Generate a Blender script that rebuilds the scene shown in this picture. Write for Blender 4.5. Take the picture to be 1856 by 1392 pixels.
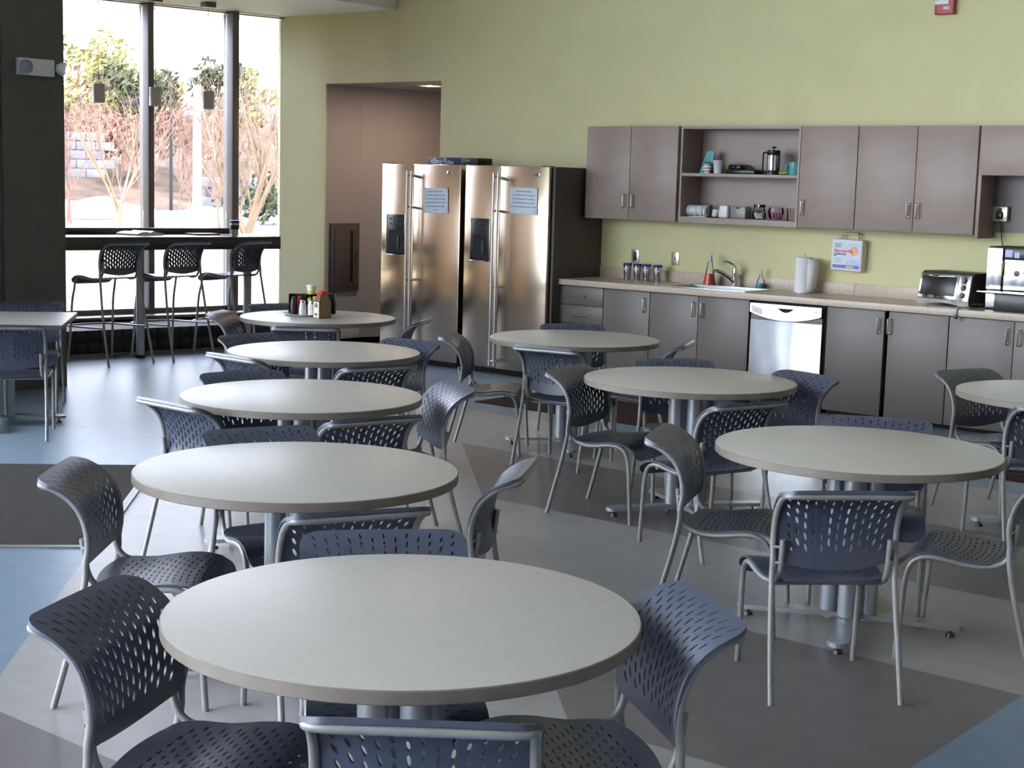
import bpy, bmesh, math, random
from math import sin, cos, pi, radians as R
from mathutils import Vector, Matrix
from mathutils.geometry import delaunay_2d_cdt

random.seed(7)
S = bpy.context.scene
COL = S.collection
for o in list(bpy.data.objects):
    bpy.data.objects.remove(o)

# ------------------------------------------------------------------ camera, world, sun, exposure
YAW, PITCH, ROLL = 0.887499, 0.131964, 0.027838      # looking along -X+Y, slightly down, slightly rolled
FPX, EYE = 2756.0, 1.6693
f0 = Vector((-cos(YAW), sin(YAW), 0)); r0 = Vector((sin(YAW), cos(YAW), 0)); u0 = Vector((0, 0, 1))
fw = f0 * cos(PITCH) - u0 * sin(PITCH); up = u0 * cos(PITCH) + f0 * sin(PITCH)
rt = r0 * cos(ROLL) + up * sin(ROLL); up2 = up * cos(ROLL) - r0 * sin(ROLL)
cam = bpy.data.cameras.new('camera'); camo = bpy.data.objects.new('camera', cam); COL.objects.link(camo)
cam.sensor_width = 36.0; cam.lens = FPX * 36.0 / 1856.0; cam.clip_start = 0.05; cam.clip_end = 500
m = Matrix.Identity(4)
for i in range(3):
    m[i][0], m[i][1], m[i][2] = rt[i], up2[i], -fw[i]
m.translation = (0, 0, EYE)
camo.matrix_world = m
S.camera = camo

W = bpy.data.worlds.new('sky'); S.world = W; W.use_nodes = True
nt = W.node_tree; bg = nt.nodes['Background']
tc = nt.nodes.new('ShaderNodeTexCoord'); sx = nt.nodes.new('ShaderNodeSeparateXYZ')
rp = nt.nodes.new('ShaderNodeValToRGB'); rp.color_ramp.elements[0].position = 0.0; rp.color_ramp.elements[1].position = 0.85
rp.color_ramp.elements[0].color = (0.21, 0.222, 0.25, 1); rp.color_ramp.elements[1].color = (0.86, 0.88, 0.98, 1)
e_ = rp.color_ramp.elements.new(0.30); e_.color = (0.585, 0.615, 0.71, 1)
nt.links.new(tc.outputs['Generated'], sx.inputs[0]); nt.links.new(sx.outputs['Z'], rp.inputs[0])
nt.links.new(rp.outputs[0], bg.inputs['Color']); bg.inputs['Strength'].default_value = 8.0

sun = bpy.data.lights.new('sun', 'SUN'); sun.energy = 5.0; sun.angle = R(0.6); sun.color = (1.0, 0.93, 0.82)
suno = bpy.data.objects.new('sun', sun); COL.objects.link(suno)
suno.rotation_euler = Vector((0.75, -0.5, 0.45)).to_track_quat('Z', 'Y').to_euler()

S.view_settings.view_transform = 'Standard'
try: S.view_settings.look = 'None'
except Exception: pass
S.view_settings.gamma = 1.0
S.view_settings.use_curve_mapping = False
S.view_settings.exposure = 2.1
S.cycles.caustics_reflective = False; S.cycles.caustics_refractive = False
S.cycles.sample_clamp_indirect = 12.0
S.cycles.max_bounces = 9; S.cycles.diffuse_bounces = 5; S.cycles.glossy_bounces = 4
S.cycles.transparent_max_bounces = 16; S.cycles.transmission_bounces = 6

# ------------------------------------------------------------------ materials
def new_mat(name):
    m = bpy.data.materials.new(name); m.use_nodes = True
    return m, m.node_tree, m.node_tree.nodes['Principled BSDF']

def mat(name, col, rough=0.5, metal=0.0, var=0.06, scale=8.0, spec=0.5, bump=0.0, bscale=60.0, coat=0.0, stretch=None, detail=3.0):
    m, t, b = new_mat(name)
    n = t.nodes.new('ShaderNodeTexNoise'); n.inputs['Scale'].default_value = scale; n.inputs['Detail'].default_value = detail
    c = t.nodes.new('ShaderNodeTexCoord')
    if stretch:
        mp = t.nodes.new('ShaderNodeMapping'); mp.inputs['Scale'].default_value = stretch
        t.links.new(c.outputs['Object'], mp.inputs['Vector']); t.links.new(mp.outputs[0], n.inputs['Vector'])
    else:
        t.links.new(c.outputs['Object'], n.inputs['Vector'])
    r = t.nodes.new('ShaderNodeValToRGB')
    r.color_ramp.elements[0].position = 0.3; r.color_ramp.elements[1].position = 0.7
    lo = [max(0, x * (1 - var)) for x in col]; hi = [min(1, x * (1 + var)) for x in col]
    r.color_ramp.elements[0].color = (*lo, 1); r.color_ramp.elements[1].color = (*hi, 1)
    t.links.new(n.outputs['Fac'], r.inputs[0]); t.links.new(r.outputs[0], b.inputs['Base Color'])
    b.inputs['Roughness'].default_value = rough; b.inputs['Metallic'].default_value = metal
    b.inputs['Specular IOR Level'].default_value = spec; b.inputs['Coat Weight'].default_value = coat
    if bump:
        n2 = t.nodes.new('ShaderNodeTexNoise'); n2.inputs['Scale'].default_value = bscale
        t.links.new(c.outputs['Object'], n2.inputs['Vector'])
        bp = t.nodes.new('ShaderNodeBump'); bp.inputs['Strength'].default_value = bump; bp.inputs['Distance'].default_value = 0.01
        t.links.new(n2.outputs['Fac'], bp.inputs['Height']); t.links.new(bp.outputs[0], b.inputs['Normal'])
    return m

def glass_pane(name, tint=(1, 1, 1), ior=1.45):
    """thin pane: light passes straight, a little is mirrored"""
    m, t, b = new_mat(name); t.nodes.remove(b)
    out = t.nodes['Material Output']
    tr = t.nodes.new('ShaderNodeBsdfTransparent'); tr.inputs[0].default_value = (*tint, 1)
    gl = t.nodes.new('ShaderNodeBsdfGlossy'); gl.inputs['Roughness'].default_value = 0.02
    fr = t.nodes.new('ShaderNodeFresnel'); fr.inputs[0].default_value = ior
    mx = t.nodes.new('ShaderNodeMixShader')
    t.links.new(fr.outputs[0], mx.inputs[0]); t.links.new(tr.outputs[0], mx.inputs[1]); t.links.new(gl.outputs[0], mx.inputs[2])
    t.links.new(mx.outputs[0], out.inputs['Surface'])
    return m

def emit(name, col, st):
    m, t, b = new_mat(name)
    b.inputs['Base Color'].default_value = (*col, 1); b.inputs['Emission Color'].default_value = (*col, 1)
    b.inputs['Emission Strength'].default_value = st
    return m

def steel(name, col, rough, aniso, scale=3.0, axis='Z', dent=0.0, dscale=(2.2, 2.2, 3.2)):
    m = mat(name, col, rough, 1.0, 0.03, scale, stretch=(90, 90, 1.2))
    t = m.node_tree; b = t.nodes['Principled BSDF']
    tg = t.nodes.new('ShaderNodeTangent'); tg.direction_type = 'RADIAL'; tg.axis = axis
    t.links.new(tg.outputs[0], b.inputs['Tangent']); b.inputs['Anisotropic'].default_value = aniso
    if dent:
        c = t.nodes.new('ShaderNodeTexCoord'); mp = t.nodes.new('ShaderNodeMapping'); mp.inputs['Scale'].default_value = dscale
        n = t.nodes.new('ShaderNodeTexNoise'); n.inputs['Scale'].default_value = 1.0; n.inputs['Detail'].default_value = 1.0
        bp = t.nodes.new('ShaderNodeBump'); bp.inputs['Strength'].default_value = 1.0; bp.inputs['Distance'].default_value = dent
        t.links.new(c.outputs['Object'], mp.inputs[0]); t.links.new(mp.outputs[0], n.inputs['Vector'])
        t.links.new(n.outputs['Fac'], bp.inputs['Height']); t.links.new(bp.outputs[0], b.inputs['Normal'])
    return m

M = dict(
    green=mat('green_paint', (0.685, 0.645, 0.355), 0.6, var=0.03, scale=3, bump=0.05, bscale=200),
    beige=mat('beige_paint', (0.56, 0.47, 0.42), 0.6, var=0.03, scale=3, bump=0.05, bscale=200),
    alcove=mat('mauve_paint', (0.44, 0.415, 0.41), 0.6, var=0.03, scale=3, bump=0.05, bscale=200),
    tanwood=mat('tan_wood', (0.84, 0.60, 0.37), 0.5, var=0.1, scale=3, stretch=(2, 2, 14)),
    white=mat('ceiling_white', (0.78, 0.77, 0.75), 0.7, var=0.02, scale=5),
    soffit=mat('soffit_white', (0.86, 0.83, 0.79), 0.7, var=0.02, scale=5),
    column=mat('charcoal_wall', (0.098, 0.088, 0.077), 0.6, var=0.08, scale=4, bump=0.03),
    columnl=mat('charcoal_wall_light', (0.13, 0.125, 0.12), 0.55, var=0.08, scale=4),
    mullion=mat('bronze_mullion', (0.16, 0.145, 0.14), 0.45, 0.3, 0.08, 6),
    blackm=mat('black_metal', (0.012, 0.012, 0.013), 0.45, var=0.2, scale=12),
    sill=mat('grey_sill', (0.22, 0.22, 0.23), 0.45, var=0.06, scale=6),
    bar=mat('dark_bar_laminate', (0.045, 0.036, 0.032), 0.32, var=0.15, scale=5, stretch=(3, 30, 30)),
    vgrey=mat('vinyl_light_grey', (0.32, 0.305, 0.30), 0.34, var=0.06, scale=9, bump=0.012, bscale=25, spec=0.11),
    vdark=mat('vinyl_dark_grey', (0.165, 0.152, 0.15), 0.34, var=0.07, scale=9, bump=0.012, bscale=25, spec=0.11),
    vblue=mat('vinyl_pale_blue', (0.180, 0.240, 0.305), 0.34, var=0.06, scale=9, bump=0.012, bscale=25, spec=0.11),
    carpet=mat('walk_off_carpet', (0.050, 0.047, 0.045), 0.95, var=0.5, scale=160, spec=0.1, bump=0.6, bscale=300),
    rug=mat('brown_rug', (0.052, 0.026, 0.020), 0.95, var=0.35, scale=120, spec=0.1, bump=0.6, bscale=300),
    alu=mat('satin_aluminium', (0.26, 0.26, 0.27), 0.45, 0.5, 0.05, 20),
    tabletop=mat('table_laminate', (0.435, 0.415, 0.375), 0.36, var=0.035, scale=30, spec=0.36, detail=6),
    edge=mat('table_edge_band', (0.175, 0.148, 0.126), 0.42, var=0.08, scale=25),
    tubeg=mat('silver_powder_coat', (0.26, 0.26, 0.26), 0.48, 0.35, 0.06, 30),
    pedestal=mat('pedestal_silver', (0.34, 0.36, 0.39), 0.36, 0.55, 0.05, 25),
    navy=mat('navy_polymer', (0.050, 0.059, 0.092), 0.36, var=0.10, scale=14, bump=0.06, bscale=400),
    navyd=mat('dark_navy_polymer', (0.028, 0.032, 0.050), 0.38, var=0.10, scale=14),
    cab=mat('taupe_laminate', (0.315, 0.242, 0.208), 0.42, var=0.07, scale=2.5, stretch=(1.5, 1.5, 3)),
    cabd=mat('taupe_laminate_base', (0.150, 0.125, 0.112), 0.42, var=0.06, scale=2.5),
    cabin=mat('cabinet_inside', (0.38, 0.30, 0.265), 0.45, var=0.05, scale=3),
    panel=mat('dark_end_panel', (0.070, 0.060, 0.054), 0.40, var=0.08, scale=3),
    pewter=mat('pewter_pull', (0.62, 0.58, 0.54), 0.3, 1.0, 0.05, 40),
    counter=mat('counter_laminate', (0.58, 0.475, 0.38), 0.36, var=0.10, scale=45, detail=8),
    dark=mat('black_plastic', (0.010, 0.010, 0.011), 0.30, var=0.2, scale=20),
    darkm=mat('matt_black', (0.018, 0.017, 0.017), 0.6, var=0.2, scale=20),
    recess=mat('dark_recess', (0.006, 0.006, 0.006), 0.8, var=0.2, scale=20),
    whitep=mat('white_plastic', (0.78, 0.79, 0.80), 0.35, var=0.02, scale=10),
    offw=mat('off_white_plastic', (0.68, 0.67, 0.63), 0.4, var=0.03, scale=10),
    paper=mat('white_paper', (0.70, 0.76, 0.86), 0.6, var=0.02, scale=20),
    towel=mat('paper_towel', (0.80, 0.80, 0.82), 0.9, var=0.03, scale=40, bump=0.3, bscale=150),
    ink=mat('print_ink', (0.03, 0.03, 0.05), 0.6, var=0.1, scale=30),
    redink=mat('red_print', (0.75, 0.06, 0.05), 0.5, var=0.05, scale=30),
    orange=mat('orange_print', (0.85, 0.38, 0.25), 0.5, var=0.25, scale=30),
    blueink=mat('blue_print', (0.12, 0.20, 0.62), 0.5, var=0.15, scale=20),
    paleblue=mat('pale_blue_print', (0.50, 0.58, 0.85), 0.5, var=0.10, scale=15),
    yellow=mat('yellow_print', (0.80, 0.66, 0.06), 0.5, var=0.1, scale=30),
    navybox=mat('blue_carton', (0.012, 0.028, 0.16), 0.45, var=0.12, scale=20),
    blackbox=mat('black_carton', (0.012, 0.012, 0.016), 0.5, var=0.2, scale=20),
    steel=steel('brushed_steel_warm_tint', (0.71, 0.57, 0.44), 0.20, 0.8, dent=0.0008, dscale=(0.8, 0.8, 4.0)),  # fridge doors: warm reflections are tinted into the steel's base colour
    dwsteel=steel('dishwasher_steel', (0.80, 0.83, 0.88), 0.20, 0.6, dent=0.010, dscale=(5.0, 5.0, 1.2)),
    chrome=mat('chrome', (0.70, 0.71, 0.73), 0.10, 1.0, 0.03, 20),
    steelp=mat('plain_steel', (0.60, 0.60, 0.60), 0.25, 1.0, 0.05, 30),
    sinksteel=mat('sink_steel', (0.72, 0.74, 0.78), 0.28, 1.0, 0.05, 30),
    pend=mat('pendant_aluminium', (0.42, 0.42, 0.42), 0.36, 0.25, 0.12, 6, stretch=(1, 1, 60)),
    epanel=mat('grey_enamel', (0.13, 0.115, 0.108), 0.42, 0.2, 0.08, 6),
    brass=mat('almond_plate', (0.55, 0.47, 0.38), 0.3, 0.6, 0.05, 30),
    red=mat('alarm_red', (0.42, 0.035, 0.045), 0.35, var=0.08, scale=20),
    teal=mat('teal_glaze', (0.10, 0.42, 0.42), 0.25, var=0.08, scale=15),
    tealbag=mat('teal_foil', (0.06, 0.35, 0.36), 0.3, var=0.15, scale=12, bump=0.4, bscale=15),
    pink=mat('pink_packet', (0.75, 0.18, 0.38), 0.5, var=0.25, scale=25),
    sugar=mat('sugar_white', (0.82, 0.80, 0.75), 0.7, var=0.1, scale=60, bump=0.5, bscale=60),
    wood=mat('birch_stick', (0.60, 0.42, 0.26), 0.6, var=0.15, scale=20),
    lime=mat('lime_foil', (0.22, 0.34, 0.03), 0.4, var=0.3, scale=25),
    greyp=mat('grey_film', (0.25, 0.25, 0.24), 0.3, var=0.15, scale=12),
    cupw=mat('frosted_cup', (0.62, 0.64, 0.70), 0.45, var=0.04, scale=20),
    bluelid=mat('blue_lid', (0.015, 0.035, 0.23), 0.4, var=0.1, scale=20),
    sauce=mat('brown_sauce', (0.20, 0.115, 0.065), 0.3, var=0.1, scale=15),
    redcap=mat('red_cap', (0.62, 0.03, 0.03), 0.4, var=0.08, scale=20),
    olive=mat('olive_label', (0.22, 0.20, 0.04), 0.5, var=0.15, scale=20),
    orangeliq=mat('orange_liquid', (0.95, 0.15, 0.07), 0.15, var=0.05, scale=10),
    blueliq=mat('blue_liquid', (0.10, 0.30, 0.42), 0.15, var=0.05, scale=10),
    clear=glass_pane('clear_plastic', (0.93, 0.95, 0.95), 1.35),
    glass=glass_pane('window_glass', (0.97, 0.99, 0.98), 1.30),
    tinted=glass_pane('tinted_window_glass', (0.68, 0.69, 0.71), 1.30),
    lamp=emit('lamp_diffuser', (1.0, 0.62, 0.30), 9.0),
    ledlamp=emit('lamp_lens', (1.0, 0.74, 0.45), 7.0),
    gold=mat('warm_chrome', (0.80, 0.55, 0.33), 0.2, 1.0, 0.1, 30),
    lawn=mat('winter_lawn', (0.20, 0.19, 0.115), 0.9, var=0.2, scale=0.8, spec=0.1),
    mulch=mat('mulch', (0.16, 0.13, 0.10), 0.95, var=0.4, scale=6, spec=0.1),
    road=mat('asphalt', (0.055, 0.06, 0.075), 0.9, var=0.2, scale=2),
    snow=mat('snow', (0.40, 0.41, 0.44), 0.8, var=0.04, scale=0.5),
    hill=mat('brown_hill', (0.07, 0.05, 0.036), 0.95, var=0.5, scale=0.6, spec=0.1),
    stone=mat('stone_block', (0.085, 0.083, 0.088), 0.9, var=0.3, scale=2),
    bark=mat('tan_bark', (0.165, 0.115, 0.085), 0.85, var=0.2, scale=6, spec=0.2),
    barkr=mat('reddish_bark', (0.13, 0.08, 0.063), 0.85, var=0.25, scale=6, spec=0.2),
    pine=mat('yellow_green_leaf', (0.17, 0.16, 0.055), 0.8, var=0.4, scale=3, spec=0.2),
    pined=mat('dark_green_leaf', (0.045, 0.052, 0.027), 0.8, var=0.4, scale=3, spec=0.2),
    rust=mat('russet_leaf', (0.13, 0.065, 0.05), 0.85, var=0.4, scale=3, spec=0.2),
    pole=mat('white_pole', (0.42, 0.44, 0.50), 0.5, var=0.03, scale=3),
)

# ------------------------------------------------------------------ mesh builder
def spline(pts, n=6):
    P = [Vector(p) for p in pts]; out = []
    Q = [P[0] * 2 - P[1]] + P + [P[-1] * 2 - P[-2]]
    for i in range(1, len(Q) - 2):
        a, b, c, d = Q[i - 1], Q[i], Q[i + 1], Q[i + 2]
        for k in range(n):
            t = k / n
            out.append(0.5 * ((2 * b) + (c - a) * t + (2 * a - 5 * b + 4 * c - d) * t * t + (3 * b - a - 3 * c + d) * t ** 3))
    out.append(P[-1]); return out

class MB:
    def __init__(s): s.v = []; s.f = []; s.mi = []
    def add(s, vs, fs, mi=0):
        o = len(s.v); s.v += [tuple(x) for x in vs]; s.f += [tuple(i + o for i in q) for q in fs]; s.mi += [mi] * len(fs); return s
    def bm(s, b, mi=0, mx=None):
        b.verts.index_update()
        s.add([(mx @ v.co if mx else v.co) for v in b.verts], [[v.index for v in q.verts] for q in b.faces], mi); b.free(); return s
    def box(s, c, d, bev=0.0, mx=None, mi=0, seg=2):
        b = bmesh.new(); bmesh.ops.create_cube(b, size=1)
        for v in b.verts: v.co = Vector((v.co.x * d[0], v.co.y * d[1], v.co.z * d[2])) + Vector(c)
        if bev: bmesh.ops.bevel(b, geom=b.edges[:], offset=bev, segments=seg, affect='EDGES', profile=0.5)
        return s.bm(b, mi, mx)
    def bb(s, x0, x1, y0, y1, z0, z1, bev=0.0, mi=0, mx=None):
        return s.box(((x0 + x1) / 2, (y0 + y1) / 2, (z0 + z1) / 2), (abs(x1 - x0), abs(y1 - y0), abs(z1 - z0)), bev, mx, mi)
    def tube(s, pts, r, seg=10, mi=0, closed=False, cap=True):
        P = [Vector(p) for p in pts]; n = len(P); rr = r if isinstance(r, (list, tuple)) else [r] * n
        T = []
        for i in range(n):
            a = P[(i - 1) % n] if (closed or i > 0) else P[i]; b = P[(i + 1) % n] if (closed or i < n - 1) else P[i]
            d = b - a; T.append(d.normalized() if d.length > 1e-9 else Vector((0, 0, 1)))
        ref = Vector((0, 0, 1)) if abs(T[0].z) < 0.9 else Vector((1, 0, 0))
        N = (ref - T[0] * ref.dot(T[0])).normalized(); vs = []
        for i in range(n):
            N = (N - T[i] * N.dot(T[i])); N = N.normalized() if N.length > 1e-6 else T[i].orthogonal().normalized()
            B = T[i].cross(N)
            for k in range(seg):
                a = 2 * pi * k / seg; vs.append(P[i] + (N * cos(a) + B * sin(a)) * rr[i])
        fs = []
        for i in range(n if closed else n - 1):
            j = (i + 1) % n
            for k in range(seg):
                k2 = (k + 1) % seg; fs.append((i * seg + k, i * seg + k2, j * seg + k2, j * seg + k))
        if cap and not closed:
            fs.append(tuple(range(seg - 1, -1, -1))); fs.append(tuple((n - 1) * seg + k for k in range(seg)))
        return s.add(vs, fs, mi)
    def cyl(s, a, b, r, r2=None, seg=20, mi=0): return s.tube([a, b], [r, r if r2 is None else r2], seg, mi)
    def lathe(s, prof, c=(0, 0, 0), seg=28, mi=0, sx=1.0, sy=1.0):
        vs = []; fs = []; n = len(prof)
        for r, z in prof:
            for k in range(seg):
                a = 2 * pi * k / seg; vs.append((c[0] + r * cos(a) * sx, c[1] + r * sin(a) * sy, c[2] + z))
        for i in range(n - 1):
            for k in range(seg):
                k2 = (k + 1) % seg; fs.append((i * seg + k, i * seg + k2, (i + 1) * seg + k2, (i + 1) * seg + k))
        if prof[0][0] > 1e-5: fs.append(tuple(range(seg - 1, -1, -1)))
        if prof[-1][0] > 1e-5: fs.append(tuple((n - 1) * seg + k for k in range(seg)))
        return s.add(vs, fs, mi)
    def prism(s, poly, h0, h1, fn=lambda a, b, h: (a, b, h), mi=0):
        n = len(poly)
        vs = [fn(a, b, h0) for a, b in poly] + [fn(a, b, h1) for a, b in poly]
        fs = [tuple(range(n - 1, -1, -1)), tuple(range(n, 2 * n))] + [(i, (i + 1) % n, n + (i + 1) % n, n + i) for i in range(n)]
        return s.add(vs, fs, mi)
    def sphere(s, c, r, mi=0, sc=(1, 1, 1), u=14, v=9):
        b = bmesh.new(); bmesh.ops.create_uvsphere(b, u_segments=u, v_segments=v, radius=r)
        for q in b.verts: q.co = Vector((q.co.x * sc[0], q.co.y * sc[1], q.co.z * sc[2])) + Vector(c)
        return s.bm(b, mi)
    def mesh(s, name, mats, ang=38):
        me = bpy.data.meshes.new(name); me.from_pydata(s.v, [], s.f)
        for k in (mats if isinstance(mats, (list, tuple)) else [mats]): me.materials.append(k)
        me.polygons.foreach_set('material_index', s.mi)
        b = bmesh.new(); b.from_mesh(me); bmesh.ops.recalc_face_normals(b, faces=b.faces[:])
        lim = R(ang)
        for f in b.faces: f.smooth = True
        for e in b.edges:
            if len(e.link_faces) == 2 and e.calc_face_angle(0) > lim: e.smooth = False
        b.to_mesh(me); b.free(); me.update(); return me
    def obj(s, name, mats, parent=None, label=None, ang=38):
        o = bpy.data.objects.new(name, s.mesh(name, mats, ang)); COL.objects.link(o)
        if parent: o.parent = parent
        if label: o['label'] = label
        return o

def tag(o, label, cat, group=None):
    o['label'] = label; o['category'] = cat
    if group: o['group'] = group
    return o
def thing(name, label, cat, loc=(0, 0, 0), rz=0.0, group=None):
    o = bpy.data.objects.new(name, None); o.empty_display_size = 0.1; COL.objects.link(o)
    o.location = loc; o.rotation_euler = (0, 0, rz); return tag(o, label, cat, group)
def place(o, loc, rz=0.0): o.location = loc; o.rotation_euler = (0, 0, rz); return o
def struct(o): o['kind'] = 'structure'; return o
def dup(root, loc, rz, label, group=None, name=None):
    r = root.copy(); COL.objects.link(r); r.location = loc; r.rotation_euler = (0, 0, rz); r['label'] = label
    if group: r['group'] = group
    if name: r.name = name
    for ch in list(root.children):
        c = ch.copy(); COL.objects.link(c); c.parent = r
        for g in list(ch.children):
            d = g.copy(); COL.objects.link(d); d.parent = c
    return r
def text(name, body, size, loc, m, parent=None, align='LEFT', face='front', rz=0.0, bold=0.0, ext=0.0004, sp=1.0):
    """flat lettering standing on a face that looks along -Y (front)"""
    cu = bpy.data.curves.new(name, 'FONT'); cu.body = body; cu.size = size; cu.align_x = align; cu.extrude = ext; cu.offset = bold
    cu.space_line = sp; cu.resolution_u = 2
    t = bpy.data.objects.new(name + '_curve', cu); COL.objects.link(t)
    bpy.context.view_layer.update()
    me = bpy.data.meshes.new_from_object(t.evaluated_get(bpy.context.evaluated_depsgraph_get()))
    bpy.data.objects.remove(t); me.name = name; me.materials.clear(); me.materials.append(m)
    o = bpy.data.objects.new(name, me); COL.objects.link(o)
    me.transform(Matrix.Translation(loc) @ Matrix.Rotation(rz, 4, 'Z') @ Matrix.Rotation(pi / 2, 4, 'X'))
    if parent: o.parent = parent
    return o

# ------------------------------------------------------------------ the place: fixed planes
YW = 10.855            # green kitchen wall
YC = 10.247            # counter front
YU = 10.5416           # fronts of the wall cabinets
CNR = Vector((-11.91, YW)); E1 = Vector((-0.185, -0.983)).normalized(); E2 = Vector((0.983, -0.185)).normalized()
def bay(s, d, z=0.0):
    p = CNR + E1 * s + E2 * d; return Vector((p.x, p.y, z))
BAYROT = math.atan2(E2.y, E2.x)            # local +X = into the room, local -Y = away from the green wall
def baymx(s, d, z=0.0): return Matrix.Translation(bay(s, d, z)) @ Matrix.Rotation(BAYROT, 4, 'Z')

# floor: one sheet of vinyl with inlaid fields
b = bmesh.new()
bmesh.ops.create_grid(b, x_segments=1, y_segments=1, size=1)
for v in b.verts: v.co = Vector((-4.9 + v.co.x * 9.4, 4.6 + v.co.y * 9.2, 0))
for co, no in [((-1.77, 0, 0), (1, 0, 0)), ((0, 2.53, 0), (0, 1, 0)), ((0, 3.70, 0), (0, 1, 0)), ((0, 4.95, 0), (0, 1, 0)), ((0, 6.10, 0), (0, 1, 0)),
               ((0, 7.27, 0), (0, 1, 0)), ((0, 8.38, 0), (0, 1, 0)), ((-1.65, 0, 0), (1, 1, 0)), ((0.95, 0, 0), (1, 1, 0))]:
    bmesh.ops.bisect_plane(b, geom=b.verts[:] + b.edges[:] + b.faces[:], plane_co=co, plane_no=no)
for f in b.faces:
    c = f.calc_center_median(); u = c.x + c.y; k = 0
    if u < -1.65: k = 2
    elif c.x > -1.77 and c.y < 4.95: k = 2
    elif c.y > 8.38: k = 2
    elif 6.10 < c.y < 7.27 and u > 0.95: k = 1
    elif 3.70 < c.y < 4.95 and u > 0.95: k = 1
    elif c.y < 2.53: k = 1
    f.material_index = k
me = bpy.data.meshes.new('floor'); b.to_mesh(me); b.free()
for k in ('vgrey', 'vdark', 'vblue'): me.materials.append(M[k])
struct(bpy.data.objects.new('floor', me)); COL.objects.link(bpy.data.objects['floor'])

# green wall with the passage opening
w = MB()
AX0, AX1, AZ = -11.364, -9.80, 2.60
w.bb(-12.07, AX0, YW, YW + 0.02, 0, 4.5); w.bb(AX0, AX1, YW, YW + 0.02, AZ, 4.5); w.bb(AX1, 3.7, YW, YW + 0.02, 0, 4.5)
struct(w.obj('wall_kitchen', M['green']))
# passage behind the opening
PA = Vector((AX0, 11.375)); PB = Vector((-10.60, 14.02))
w = MB()
w.bb(AX0 - 0.1, AX0, YW + 0.0205, 11.375, 0, 2.75); w.bb(AX1, AX1 + 0.1, YW + 0.0205, 14.1, 0, 2.75); w.bb(-10.7, AX1, 14.03, 14.13, 0, 2.75)
dv = (PB - PA).normalized(); nv = Vector((-dv.y, dv.x))
q = [PA, PB, PB + nv * 0.1, PA + nv * 0.1]
w.prism([(p.x, p.y) for p in q], 0, 2.75)
struct(w.obj('wall_passage', M['alcove']))
w = MB(); w.prism([(AX0, YW + 0.0205), (AX1, YW + 0.0205), (AX1, 14.02), (PB.x, PB.y), (PA.x, PA.y)], AZ, AZ + 0.1); w.bb(AX0 - 0.3, AX1 + 0.3, YW + 0.021, 14.2, AZ + 0.101, AZ + 0.2)
struct(w.obj('ceiling_passage', M['alcove']))
w = MB(); w.prism([(AX0, YW), (AX1, YW), (AX1, 14.02), (PB.x, PB.y), (PA.x, PA.y)], -0.06, 0.0)
struct(w.obj('floor_passage', M['vblue']))
w = MB(); w.bb(AX0, AX0 + 0.012, YW + 0.17, 11.36, 0.0, 0.10, 0.003)
struct(w.obj('baseboard_passage', M['offw']))

# ceiling, other walls
w = MB(); w.bb(-12.8, 3.8, -4.8, YW + 0.16, 4.5, 4.7); struct(w.obj('ceiling', M['white']))
w = MB(); w.bb(3.5, 3.7, -4.8, YW, 0, 4.5); struct(w.obj('wall_right', M['beige']))
w = MB(); w.bb(-2.0, 3.5, -3.7, -3.5, 0, 4.5); struct(w.obj('wall_back', M['beige']))
# dark wall beside the window bay, with a recessed strip at its left
w = MB(); w.bb(-10.35, -10.10, 6.385, 6.915, 0, 4.5)
struct(w.obj('wall_column', M['column']))
w = MB(); w.bb(-10.35, -10.13, 5.75, 6.384, 0, 4.5); struct(w.obj('wall_left', M['columnl']))
w = MB(); w.bb(-10.35, -10.11, 4.6, 5.749, 0, 4.5); struct(w.obj('wall_entry', M['tanwood']))
# bay side wall and blank piece of bay window wall (seen only in reflections)
w = MB(); w.bb(-13.0, -10.36, 6.72, 6.914, 0, 4.5); struct(w.obj('wall_bay', M['tanwood']))
w = MB(); w.box((0, 0, 1.65), (0.2, 1.0, 3.3), mx=baymx(3.62, -0.1)); struct(w.obj('wall_bay_end', M['tanwood']))
# soffit over the bay
w = MB(); w.prism([(-12.75, 6.916), (-10.405, 6.916), (-10.405, YW - 0.001), (-12.75, YW - 0.001)], 3.285, 4.498)
struct(w.obj('ceiling_soffit', M['soffit']))

# ------------------------------------------------------------------ bay windows
def window(n, s0, s1, first, last):
    """one glazed bay between mullions: sill and head rails with the pane"""
    mx = baymx(0, 0)
    fr = MB(); fr.box((-0.115, -(s0 + s1) / 2, 0.31), (0.09, s1 - s0, 0.05), mx=mx); fr.box((-0.115, -(s0 + s1) / 2, 3.271), (0.06, s1 - s0, 0.012), mx=mx)
    o = fr.obj('window_%d' % n, M['mullion']); struct(o)
    p = MB(); p.box((-0.125, -(s0 + s1) / 2, 1.79), (0.008, s1 - s0, 2.929), mx=mx); p.obj('pane', M['tinted'], o)
    return o
window(1, 1.582, 3.12, 0, 0); window(2, 0.660, 1.516, 0, 0); window(3, 0.002, 0.582, 0, 0)
for i, (s0, s1) in enumerate(((1.518, 1.580), (0.584, 0.658))):
    t = MB(); t.box((-0.095, -(s0 + s1) / 2, 1.785), (0.19, s1 - s0, 2.998), 0.004, baymx(0, 0)); struct(t.obj('trim_%d' % (i + 1), M['mullion']))
t = MB(); t.box((0.02, -1.56, 0.270), (0.30, 3.12, 0.03), 0.004, baymx(0, 0)); t.box((-0.14, -1.56, 0.142), (0.04, 3.12, 0.284), 0, baymx(0, 0))
struct(t.obj('trim_3', M['sill']))
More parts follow.
